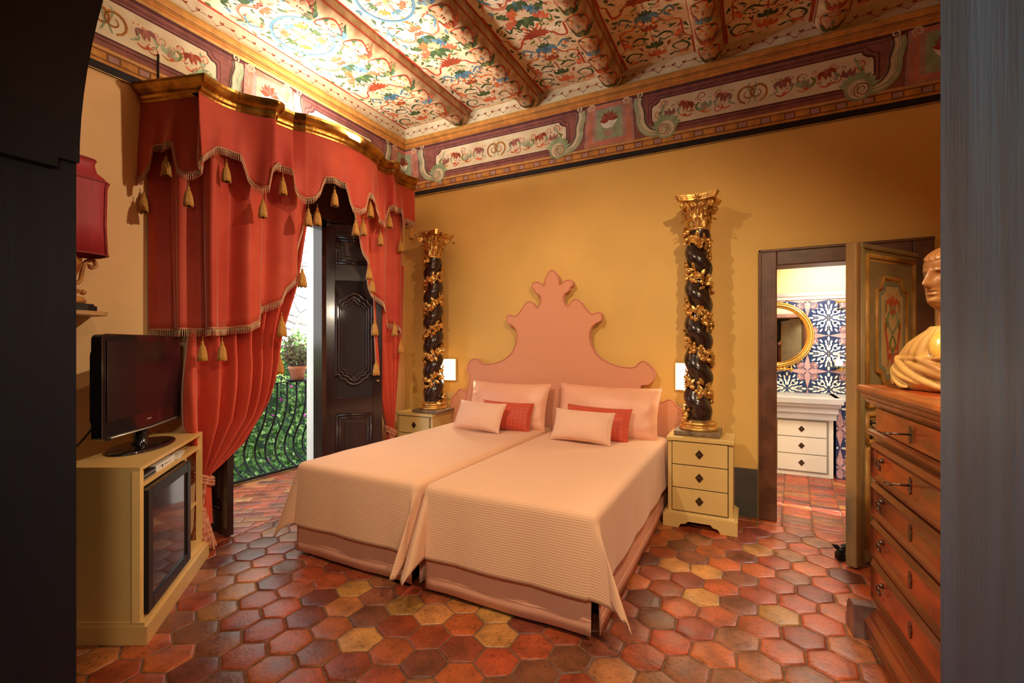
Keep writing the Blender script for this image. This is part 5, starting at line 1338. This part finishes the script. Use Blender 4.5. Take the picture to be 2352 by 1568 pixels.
for nm, z0, z1 in (('upper_panel', .985, 1.93), ('lock_panel', .76, .93), ('lower_panel', .10, .71)):
    b = B(); frame_t(b, rect(X0, X1, z0, z1), .016, 1); frame_t(b, rect(X0+.028, X1-.028, z0+.028, z1-.028), .008, 1, .020); b.box((X0+.02, .02, z0+.02), (X1-.02, .026, z1-.02), 0)
    if nm != 'upper_panel': b.box((X0+.07, .02, z0+.05), (X1-.07, .034, z1-.05), 2, .006)
    o = b.build(nm, [dg, dy, dcr], dt)
    if nm == 'upper_panel':
        def notch(x0, x1, z0, z1, e):
            P = []
            for (cx, cz, a0) in ((x0, z0, 90), (x1, z0, 180), (x1, z1, 270), (x0, z1, 0)):
                P += [(cx+e*math.cos(math.radians(a0-90*k/5)), cz+e*math.sin(math.radians(a0-90*k/5))) for k in range(6)]
            return P
        cx0, cx1, cz0, cz1 = X0+.12, X1-.10, 1.12, 1.80
        def nn(g, e): return notch(cx0+g, cx1-g, cz0+g, cz1-g, e)
        b = B(); P = nn(0, .08); b.prism([(x, .027, z) for x, z in P][::-1], (0, .006, 0), 1); b.tube([(x, .033, z) for x, z in P], .013, 1, 8, closed=True)
        b.prism([(x, .033, z) for x, z in nn(.025, .075)][::-1], (0, .002, 0), 2); b.prism([(x, .035, z) for x, z in nn(.055, .06)][::-1], (0, .0015, 0), 3)
        cxm = (cx0+cx1)/2; czm = 1.46
        b2 = B(); Pt = Paint(b2, lambda u, v, h: (cxm-u, .0368+h*.5, v)); k = 1.0
        for q in (1, -1):
            Pt.push(0, czm, 0, q, 1)
            Pt.line([(0, -.02), (.055, .04), (.06, .09), (.03, .12), (0, .09)], .018, 'sage', 2); Pt.line([(0, -.03), (-.03, -.07), (-.035, -.10), (0, -.12)], .014, 'olive', 2, True)
            Pt.line([(.01, .14), (.05, .19), (.08, .17), (.075, .12)], .020, 'ltred', 2, True); Pt.line([(.09, .20), (.095, .13), (.08, .11)], .014, 'sage', 2, True)
            Pt.line([(.10, .05), (.085, -.02), (.06, -.10), (.02, -.13)], .026, 'ltred', 2, True); Pt.line([(.075, -.08), (.06, -.15), (.055, -.23)], .016, 'ltred', 2, True); Pt.line([(.09, .08), (.075, .03), (.10, .0)], .015, 'olive', 3, True)
            Pt.leaf(.02, .11, 1.2, .06, .025, 'sage', 3); Pt.pop()
        Pt.tulip(0, czm+.17, 1.57, .07, 'ltred', 'pink'); Pt.tulip(0, czm+.11, 1.57, .045, 'ltred', 'olive'); Pt.tulip(0, czm-.15, -1.57, .08, 'ltred', 'sage'); Pt.dot(0, czm-.13, .016, 'olive')
        b.build('cartouche', [dg, dy, dbl, dcr], o); b2.build('ornament', pmats(cream_w), o)
b = B(); b.lathe([(.016, 0), (.016, .006), (.006, .01), (.006, .045), (.016, .05), (.02, .065), (.008, .075)], n=16); b.build('handle', M('dark_iron', (.03, .02, .018), .5, .6), dt, loc=(DW-.16, .026, .88), rot=(-PI/2, 0, 0))
b = B(); b.tube([(DW-.17, .026, .80), (DW-.17, .07, .80), (DW-.24, .075, .795)], .006, n=8); b.sph((DW-.17, .03, .80), .018, 0, 8, (1, .4, 1.6)); b.build('key', M('dark_iron', (0, 0, 0)), dt)
# doorstop
ds = atZ(1935, 1285, 0); dst = thing('door_stop', 'small black iron bird door stop on the tiles by the painted door', 'door stop', (ds.x, ds.y, 0), YAW-.1)
bi = M('cast_black_iron', (.012, .011, .011), .45, .4)
b = B(); b.prism([(-.035, -.022, .001), (.09, -.022, .001), (.09, -.022, .012), (-.02, -.022, .055), (-.035, -.022, .04)], (0, .044, 0)); fixn(b.build('wedge', bi, dst))
b = B(); b.sph((.0, 0, .062), .022, 0, 12, (1.3, .9, .85)); b.sph((.018, 0, .083), .012, 0, 10); b.tube([(.028, 0, .083), (.040, 0, .080)], [.004, .001], n=6); b.lathe([(.021, 0), (.022, .003), (.012, .005), (.010, .014), (.001, .016)], (.012, 0, .088), n=14)
leafshape(b, Vector((-.02, 0, .065)), Vector((-1, 0, .8)), Vector((0, 1, 0)), .045, .022); leafshape(b, Vector((-.015, 0, .065)), Vector((-.6, .3, 1)), Vector((0, 1, 0)), .035, .018); b.build('bird', bi, dst)

# ================================================================== CHEST OF DRAWERS
wal = M('polished_walnut', (.55, .088, .016), .26, vs=2.6, col2=(.16, .035, .012), coat=.35, stretch=(1, 3, 4), detail=9, bump=.03, bs=30); wal2 = M('walnut_moulding', (.28, .058, .018), .28, vs=5, col2=(.10, .028, .012), coat=.35, stretch=(.4, 3, 4), detail=7, bump=.1)
wkn = M('walnut_edge_wear', (.48, .125, .028), .32, vs=7, col2=(.20, .055, .016), bump=.2, bs=30, coat=.2); ir = M('worn_iron_pull', (.20, .14, .11), .32, .9)
ca = math.atan2(-.995, .085)
ch = thing('chest_of_drawers', 'tall polished walnut chest with heavy mouldings, ring pulls and two keys', 'chest of drawers', (.52, 2.77, 0), ca); ch.scale = (1, 1, .980)
CL, CD = 1.38, .47
b = B(); b.box((0, .004, .13), (CL, CD, 1.13), 0, .004); b.build('carcass', wal2, ch)
def mould(z0, prof, name, mat, far=.0, back=CD):
    b = B(); # sweep along far side and front and near side; 'out' to the right of travel
    path = [(0-far, back, z0), (0-far, 0, z0), (CL+far, 0, z0), (CL+far, back, z0)]
    b.sweep(path, [(-o, z) for o, z in prof][::1] if False else [(o, z) for o, z in prof]); return b.build(name, mat, ch)
# check: travel from back to front along x=0 -> right-hand side is -x (outside)
m = mould(1.115, [(-.02, 0), (.005, 0), (.010, .012), (.028, .016), (.034, .028), (.030, .036), (.040, .040), (.046, .052), (.044, .062), (.056, .066), (.062, .080), (.056, .094), (.044, .098), (-.02, .098)], 'cornice', wkn); fixn(m)
b = B(); b.box((-.044, -.044, 1.195), (CL+.04, CD, 1.2125), 0, .003); b.build('top', wal, ch)
m = mould(.965, [(-.02, 0), (.006, 0), (.022, .008), (.030, .020), (.026, .030), (.010, .036), (-.02, .036)], 'moulding', wal2); fixn(m)
m = mould(.030, [(-.02, 0), (.050, 0), (.055, .025), (.045, .040), (.058, .050), (.060, .070), (.038, .085), (.034, .105), (.016, .120), (.010, .135), (-.02, .14)], 'base_moulding', wal2); fixn(m)
def frame_m(b, x0, x1, z0, z1, w, y0, y1, mi):   # bevelled frame
    o = [(x0, z0), (x1, z0), (x1, z1), (x0, z1)]; i = [(x0+w, z0+w), (x1-w, z0+w), (x1-w, z1-w), (x0+w, z1-w)]
    m1 = [(lerp(a[0], c[0], .35), lerp(a[1], c[1], .35)) for a, c in zip(o, i)]
    R_ = [[(p[0], y, p[1]) for p in q] for q, y in ((o, 0.004), (o, y0*.5), (m1, y0), (m1, y0*.72), (i, y1))]
    for a, c in zip(R_, R_[1:]): b.add(a+c, [(k, (k+1) % 4, 4+(k+1) % 4, 4+k) for k in range(4)], mi)
def keyplate(d, x, z, key=False):
    b = B(); pts = [(0, .034), (.012, .024), (.010, .014), (.018, .004), (.010, -.010), (.014, -.022), (0, -.036), (-.014, -.022), (-.010, -.010), (-.018, .004), (-.010, .014), (-.012, .024)]
    b.prism([(x+p, -.020, z+q) for p, q in pts], (0, .003, 0)); b.build('keyhole_plate', ir, d)
    if key:
        b = B(); b.tube([(x, -.018, z), (x, -.075, z)], .0045, n=8); b.tube([(x+.016*math.cos(a*PI/8), -.088-.014*math.sin(a*PI/8), z) for a in range(16)], .0032, n=6, closed=True); b.build('key', ir, d)
def ring(d, x, z):
    b = B(); b.sph((x, -.022, z+.022), .012, 0, 10); b.tube([(x+.020*math.sin(a*PI/10), -.034-.004*math.cos(a*PI/10), z+.022*math.cos(a*PI/10)) for a in range(20)], .0038, n=6, closed=True); b.build('ring_pull', ir, d)
rowsZ = [(1.005, 1.108), (.765, .945), (.585, .755), (.395, .575), (.190, .385)]
for k, (z0, z1) in enumerate(rowsZ):
    b = B()
    if k == 0: b.box((.045, -.010, z0), (CL-.045, .02, z1), 0, .002); 
    else:
        b.box((.075, -.016, z0+.035), (CL-.075, .004, z1-.035), 0); frame_m(b, .03, CL-.03, z0, z1, .055, -.032, -.012, 1)
    d = b.build('drawer', [wal, wal2], ch)
    if k: ring(d, .165, (z0+z1)/2+.005); ring(d, CL-.165, (z0+z1)/2+.005)
    keyplate(d, .46, (z0+z1)/2, k < 2)
# scrolled bracket foot
b = B(); sc = [(-.06, 0), (-.075, .03), (-.068, .06), (-.05, .075), (-.055, .10), (-.035, .12), (-.03, .145), (.0, .16), (.06, .16), (.06, 0)]
b.prism([(x, -.10, z) for x, z in sc], (0, .09, 0)); 
for zz in (.05, .085, .118): b.tube([(-.066+(zz-.05)*.3, -.10, zz), (-.066+(zz-.05)*.3, -.01, zz)], .009, n=8)
fixn(b.build('bracket_foot', M('lilac_brown_worn_wood', (.22, .13, .12), .35, vs=9, col2=(.10, .05, .045), coat=.3), ch))
b = B(); b.prism([(CL-.06, -.10, 0), (CL+.06, -.10, 0), (CL+.06, -.10, .16), (CL-.06, -.10, .16)], (0, .09, 0)); b.build('bracket_foot', wal2, ch)
b = B(); b.box((.02, .02, 0), (.10, CD, .13)); b.box((CL-.10, .02, 0), (CL-.02, CD, .13)); b.build('foot', wal2, ch)

# ================================================================== BUST
bust_m = M('polychrome_carved_wood', (.44, .20, .06), .30, vs=7, col2=(.24, .09, .03), bump=.15, bs=30, coat=.3, detail=8)
robe_m = M('gilt_ochre_robe', (.80, .50, .15), .38, vs=9, col2=(.46, .22, .06), bump=.2, bs=26, coat=.3, detail=8); yel_m = M('yellow_onyx_shoulder', (.85, .62, .12), .2, vs=6, col2=(.70, .32, .05), coat=.5, stretch=(5, 1, .6))
bx_, by_ = .735, 2.56
bust = thing('bust', 'carved wooden bust of a robed man in profile on the walnut chest', 'bust', (bx_, by_, 1.190), math.atan2(-.457, -.889)+.12)
# local +x is where he looks. head centre z ~ .47
rows = []
FP = [(.29, .046), (.340, .050), (.350, .066), (.358, .084), (.372, .094), (.39, .096), (.44, .098), (.475, .098), (.505, .103), (.53, .103), (.555, .094), (.575, .076), (.592, .050), (.602, .020), (.606, .0)]
BP = [(.29, -.080), (.36, -.082), (.40, -.094), (.45, -.106), (.49, -.111), (.53, -.108), (.56, -.096), (.58, -.078), (.595, -.052), (.606, -.012)]
WP = [(.29, .056), (.345, .053), (.36, .054), (.38, .061), (.41, .067), (.44, .072), (.48, .077), (.52, .078), (.55, .072), (.575, .058), (.592, .042), (.602, .022), (.606, .006)]
def sm(T, z): return (interp(T, z-.005)+interp(T, z)+interp(T, z+.005))/3
def gz(z, c, w): return math.exp(-((z-c)/w)**2)
NN = 72
def headpt(z, a):
    f, bk, w = sm(FP, z), sm(BP, z), sm(WP, z); cx = bk+(f-bk)*.5; hx = (f-bk)/2; x = cx+hx*math.cos(a); y = w*math.sin(a); aa = (a+PI) % (2*PI)-PI; g = abs(aa)
    nz = interp([(.420, 0), (.426, .018), (.434, .036), (.442, .042), (.452, .037), (.475, .022), (.495, .010), (.508, 0)], z); nw = interp([(.42, .21), (.44, .20), (.46, .13), (.50, .11)], z)
    x += nz*math.exp(-(aa/nw)**2)
    x += .010*gz(z, .417, .0055)*math.exp(-(aa/.30)**4)+.010*gz(z, .401, .006)*math.exp(-(aa/.26)**4)-.006*gz(z, .409, .002)*math.exp(-(aa/.34)**4)
    x += .013*gz(z, .372, .012)*math.exp(-(aa/.30)**2)-.004*gz(z, .390, .005)*math.exp(-(aa/.4)**2)
    e = math.exp(-((g-.42)/.17)**2)*gz(z, .478, .012); x -= .014*e
    x += .009*math.exp(-((g-.42)/.095)**2)*gz(z, .477, .0075)-.003*math.exp(-((g-.42)/.12)**2)*gz(z, .4775, .0012)
    x += .007*math.exp(-((g-.44)/.22)**2)*gz(z, .497, .006)
    x += .006*math.exp(-((g-.75)/.25)**2)*gz(z, .452, .016)
    x -= .004*math.exp(-((g-.42)/.06)**2)*gz(z, .425, .016)
    hl = .552-.02*math.cos(aa*2) if g < 1.2 else .46-.05*max(0, g-1.5)
    if z > hl: k = min(1, (z-hl)/.008); hr = k*(.005+.0025*math.sin(aa*24+z*90+2*math.sin(z*60))); x += hr*math.cos(a); y += hr*math.sin(a)
    return Vector((x, y, z))
z = .285
while z < .6065: rows.append([headpt(z, 2*PI*k/NN) for k in range(NN)]); z += .003
b = B(); b.grid(rows, 0, True, True); b.add(rows[-1], [tuple(range(NN))], 0); b.add(rows[0], [tuple(range(NN-1, -1, -1))], 0)
b.lathe([(.064, .22), (.058, .26), (.056, .31), (.052, .36)], (-.018, 0, 0), n=28, fx=1.12)
for s_ in (1, -1):   # ears
    b.tube(catmull([(-.016, s_*.074, .442), (-.026, s_*.082, .455), (-.034, s_*.087, .48), (-.026, s_*.087, .496), (-.010, s_*.078, .490)], 5), .006, n=8); b.sph((-.018, s_*.078, .464), .011, 0, 8, (.8, .5, 1.6))
def organic(o, vox, it):
    md = o.modifiers.new('r', 'REMESH'); md.mode = 'VOXEL'; md.voxel_size = vox; md.use_smooth_shade = True
    md = o.modifiers.new('m', 'SMOOTH'); md.factor = .5; md.iterations = it; return o
organic(fixn(b.build('head', bust_m, bust)), .0026, 2)
# shoulders and robe
b = B(); rows = []
secs = [(.0, .13, .19), (.02, .15, .215), (.05, .148, .22), (.08, .142, .215), (.12, .138, .212), (.16, .13, .20), (.20, .115, .172), (.235, .095, .125), (.255, .082, .092), (.272, .074, .078)]
zz = 0
while zz <= .272:
    hx = interp([(q[0], q[1]) for q in secs], zz); hy = interp([(q[0], q[2]) for q in secs], zz); up = max(0, min(1, (zz-.13)/.05)); r = []
    for k in range(180):
        a = 2*PI*k/180; f = 1+up*(.030*math.sin(26*a+6*zz))+(1-up)*(.030*math.sin(9*a+zz*60)+.020*math.sin(15*a-zz*70))
        r.append(Vector((-.015+hx*f*math.cos(a), hy*f*math.sin(a), zz)))
    rows.append(r); zz += .006
b.grid(rows, 0, True, True); b.add(rows[0], [tuple(range(179, -1, -1))]); b.add(rows[-1], [tuple(range(180))])
for k in range(20):   # heavy diagonal folds of the mantle
    a0_ = -2.6+k*.27; pts = []
    for j in range(8):
        t = j/7; a = a0_+t*1.25; z_ = .125-.11*t+.016*math.sin(k*2.3+t*2); r = .99+.08*t; pts.append(Vector((-.015+.148*r*math.cos(a), .216*r*math.sin(a), max(.014, z_))))
    q = catmull(pts, 3); b.tube(q, [.005+.013*math.sin(PI*min(1, i/(len(q)-1)*.9+.08)) for i in range(len(q))], n=8)
b.tube([Vector((-.015+.146*math.cos(a*PI/24), .216*math.sin(a*PI/24), .135+.010*math.sin(a*PI/24))) for a in range(48)], .008, n=8, closed=True)
organic(fixn(b.build('robe', robe_m, bust)), .0045, 3)
b = B(); b.sph((.100, .045, .190), .055, 0, 28, (.32, .72, 1.05), Matrix.Rotation(.45, 3, 'Z') @ Matrix.Rotation(-.30, 3, 'Y')); b.build('shoulder_plate', yel_m, bust)

# ================================================================== BATHROOM
marble = M('grey_veined_marble', (.62, .60, .55), .3, vs=4, col2=(.42, .42, .42), detail=9, stretch=(.5, 1, 3)); wv = M('ivory_cabinet_paint', (.78, .74, .60), .4)
TS = dict(cream=(.74, .68, .56)); tile_g = M('navy_tile_ground', (.018, .035, .10), .22, coat=.4)
az = B(); az.box((-.5, 6.235, .80), (1.5, 6.30, 1.90), PK.index('cream'))
def star_field(P, u0, u1, v0, v1, per, ou, ov):
    i0, i1 = int((u0-ou)/per)-1, int((u1-ou)/per)+2; j0, j1 = int((v0-ov)/per)-1, int((v1-ov)/per)+2
    def inside(x, y): return u0 <= x <= u1 and v0 <= y <= v1
    def cl_(pts):
        return clipbox(pts, u0, u1, v0, v1)
    def poly(pts, c, l):
        q = cl_(pts)
        if len(q) > 2: P.poly(q, c, l)
    def strip(pts, w, c, l):
        seg = []
        for p in pts+[None]:
            if p and inside(*p): seg.append(p)
            else:
                if len(seg) > 1: P.strip(seg, w, c, l)
                seg = []
    for i in range(i0, i1):
        for j in range(j0, j1):
            cx, cy = ou+i*per, ov+j*per; S = per
            for k in range(4):
                a = PI/2*k; ca_, sa_ = math.cos(a), math.sin(a)
                def T(x, y): return (cx+x*ca_-y*sa_, cy+x*sa_+y*ca_)
                poly([T(S*.49, 0), T(S*.12, S*.085), T(0, 0), T(S*.12, -S*.085)], 'dusty', 2)
                # lobed quarter
                poly([T(S*.155+S*.105*math.cos(t*PI/8), S*.155+S*.105*math.sin(t*PI/8)) for t in range(16)], 'dusty', 2)
                strip([T(S*.155+S*.085*math.cos(t*PI/8), S*.155+S*.085*math.sin(t*PI/8)) for t in range(17)], .005, 'cream', 3)
                strip([T(S*.155+S*.06*math.cos(t*PI/6), S*.155+S*.06*math.sin(t*PI/6)) for t in range(10)], .005, 'rust', 3); strip([T(S*.13+S*.03*math.cos(t*PI/4), S*.13+S*.03*math.sin(t*PI/4)) for t in range(9)], .005, 'cream', 3)
            cx, cy = cx+S/2, cy+S/2
            for k in range(4):
                a = PI/2*k; ca_, sa_ = math.cos(a), math.sin(a)
                def T(x, y): return (cx+x*ca_-y*sa_, cy+x*sa_+y*ca_)
                for dx, dy, aa in ((.04, .04, .78), (.30, .05, .3), (.05, .30, 1.27), (.24, .12, 1.1), (.12, .24, .4), (.10, .02, .1), (.02, .10, 1.47), (.20, .02, .5), (.02, .20, 1.07), (.34, .16, .6), (.16, .34, .97), (.27, .27, .78), (.40, .02, -.3), (.02, .40, 1.87)):
                    q = []; L_, W_ = S*.112, S*.046
                    for t in range(9):
                        th = 2*PI*t/9; lx = L_*.5+L_*.5*math.cos(th); ly = W_/2*math.sin(th); q.append(T(S*dx*.9+lx*math.cos(aa)-ly*math.sin(aa), S*dy*.9+lx*math.sin(aa)+ly*math.cos(aa)))
                    poly(q, 'white', 2)
                strip([T(S*.15+S*.055*math.cos(t*PI/6), S*.15+S*.055*math.sin(t*PI/6)) for t in range(13)], .009, 'white', 3)
            strip([(cx-S/2, cy), (cx+S/2, cy)], .003, 'grey', 4); strip([(cx, cy-S/2), (cx, cy+S/2)], .003, 'grey', 4)
    k = int(u0/per*2)-1
Pz = Paint(az, lambda u, v, h: (u, 6.235-h, v)); star_field(Pz, -.3, 1.45, .835, 1.89, .40, .555, 1.08)
mats = pmats(cream_w); mats[PK.index('cream')] = tile_g
mats2 = list(mats)
creamline = M('tile_cream', (.72, .64, .5), .4)
o = az.build('trim_11', mats); struct(o)
van = thing('vanity_unit', 'ivory vanity unit with three drawers and diamond knobs in the bathroom', 'vanity', (.30, 5.76, 0))
b = B(); b.box((-.62, .01, .0), (.44, .48, .60), 0, .003); b.build('body', wv, van)
zz = [(.055, .225), (.235, .405), (.415, .575)]
for x0, x1 in ((-.06, .38), (-.56, -.12)):
    for z0, z1 in zz:
        b = B(); b.box((x0, .0, z0), (x1, .02, z1), 0, .002); d = b.build('drawer', wv, van); zc = (z0+z1)/2; xc = (x0+x1)/2
        b = B(); b.prism([(xc-.030, -.003, zc), (xc, -.003, zc-.034), (xc+.030, -.003, zc), (xc, -.003, zc+.034)], (0, .003, 0)); b.sph((xc, -.010, zc), .008); b.build('knob', inlay, d)
b = B(); b.box((-.05-.02, .006, .04), (.40, .0095, .59)); b.build('gap_shade', M('grey_gap_shade', (.30, .27, .2), .7), van)  # grey sheet whose colour stands in for shade between the vanity drawers
ct = thing('marble_counter', 'grey marble washbasin counter on the vanity unit', 'counter', (.30, 5.76, .6))
b = B(); b.sweep([(-.75, -.035, 0), (.46, -.035, 0), (.46, .49, 0)], [(-.02, .005), (.0, .005), (.004, .06), (.018, .075), (.016, .12), (.034, .14), (.036, .16), (.055, .175), (.058, .225), (-.02, .225)]); fixn(b.build('edge', marble, ct)); b = B(); b.box((-.75, -.03, .215), (.50, .47, .232), 0, .004); b.build('slab', marble, ct)
pb = B(); pb.box((.765, 5.80, 0), (1.25, 6.235, .80), PK.index('cream')); Pp = Paint(pb, lambda u, v, h: (u, 5.80-h, v)); star_field(Pp, .77, 1.25, .01, .80, .40, .80, .12); struct(pb.build('trim_12', mats))
b = B(); b.box((.75, 5.755, .80), (1.3, 6.235, .832), 0, .004); struct(b.build('trim_13', marble))
b = B(); b.sweep([(-.5, 6.236, 0), (1.5, 6.236, 0)], [(0, 1.885), (.02, 1.89), (.025, 1.915), (.045, 1.93), (.055, 1.955), (.04, 1.965), (0, 1.965)]); fixn(struct(b.build('trim_14', marble)))
b = B(); b.box((.80, 6.10, 1.835), (1.02, 6.125, 1.85), 0, .004); b.sph((1.02, 6.16, 1.72), .022); b.tube([(1.02, 6.234, 1.72), (1.02, 6.15, 1.72)], .01); brass = M('polished_brass', (.80, .52, .14), .2, 1)
b.tube([(.84, 6.11, 1.84), (.84, 6.24, 1.84)], .008); o = b.build('brass_rail', brass); tag(o, 'polished brass rail high on the blue tiled bathroom wall', 'rail')
mc = Vector((.235, 6.19, 1.487)); mr = thing('round_mirror', 'round gilt-framed mirror on the patterned bathroom tiles', 'mirror', (mc.x, 6.234, mc.z))
b = B(); b.tube([(.345*math.cos(2*PI*k/64), -.03, .345*math.sin(2*PI*k/64)) for k in range(64)], .028, n=12, closed=True); b.tube([(.372*math.cos(2*PI*k/64), -.018, .372*math.sin(2*PI*k/64)) for k in range(64)], .014, n=8, closed=True); b.build('frame', brass, mr)
b = B(); b.lathe([(.345, 0), (.345, .012), (.34, .013)], n=64); b.build('glass', M('silver_mirror', (.92, .92, .90), .02, 1), mr, rot=(PI/2, 0, 0), loc=(0, -.004, 0))
gs = thing('glass_shelf', 'small glass shelf with brass bracket on the bathroom tiles', 'shelf', (.87, 6.234, 1.14))
b = B(); b.box((-.09, -.15, -.004), (.12, -.002, .004)); b.build('glass', M('clear_glass', (.8, .95, .9), .05, trans=.9), gs); b = B(); b.tube([(.0, 0, -.03), (0, -.10, -.03), (.04, -.12, -.02)], .008); b.sph((0, -.01, -.03), .022, 0, 10, (1, .4, 1)); b.tube([(.06, -.09, -.03), (-.05, -.09, -.03)], .006); b.build('bracket', brass, gs)
sd = thing('soap_dispenser', 'white soap dispenser with clear pump on the glass bathroom shelf', 'soap dispenser', (.835, 6.15, 1.145)); b = B(); b.box((-.036, -.03, 0), (.036, .03, .075), 0, .008); b.build('bottle', wp, sd); b = B(); b.lathe([(.012, .075), (.014, .09), (.010, .10), (.008, .125), (.014, .13), (.012, .14)], n=14); b.box((-.03, -.006, .128), (.01, .006, .138)); b.build('pump', M('clear_plastic', (.7, .75, .75), .15, .5), sd)
tp = thing('wall_tap', 'polished brass wall-mounted tap above the marble counter', 'tap', (.335, 6.234, 1.10)); b = B(); b.tube([(-.14, -.05, 0), (.06, -.05, 0)], .014); b.sph((-.01, -.05, 0), .025); b.tube(catmull([(-.10, -.05, 0), (-.10, -.10, .02), (-.10, -.16, .0), (-.10, -.17, -.04)], 5), .013); b.tube([(-.10, 0, 0), (-.10, -.05, 0)], .02); b.build('spout', brass, tp)
for x in (.06, -.20): b = B(); b.sph((x, -.05, 0), .018); b.tube([(x, -.05, -.04), (x, -.05, .04)], .008); b.tube([(x-.03, -.05, 0), (x+.03, -.05, 0)], .008); b.build('tap_handle', brass, tp)
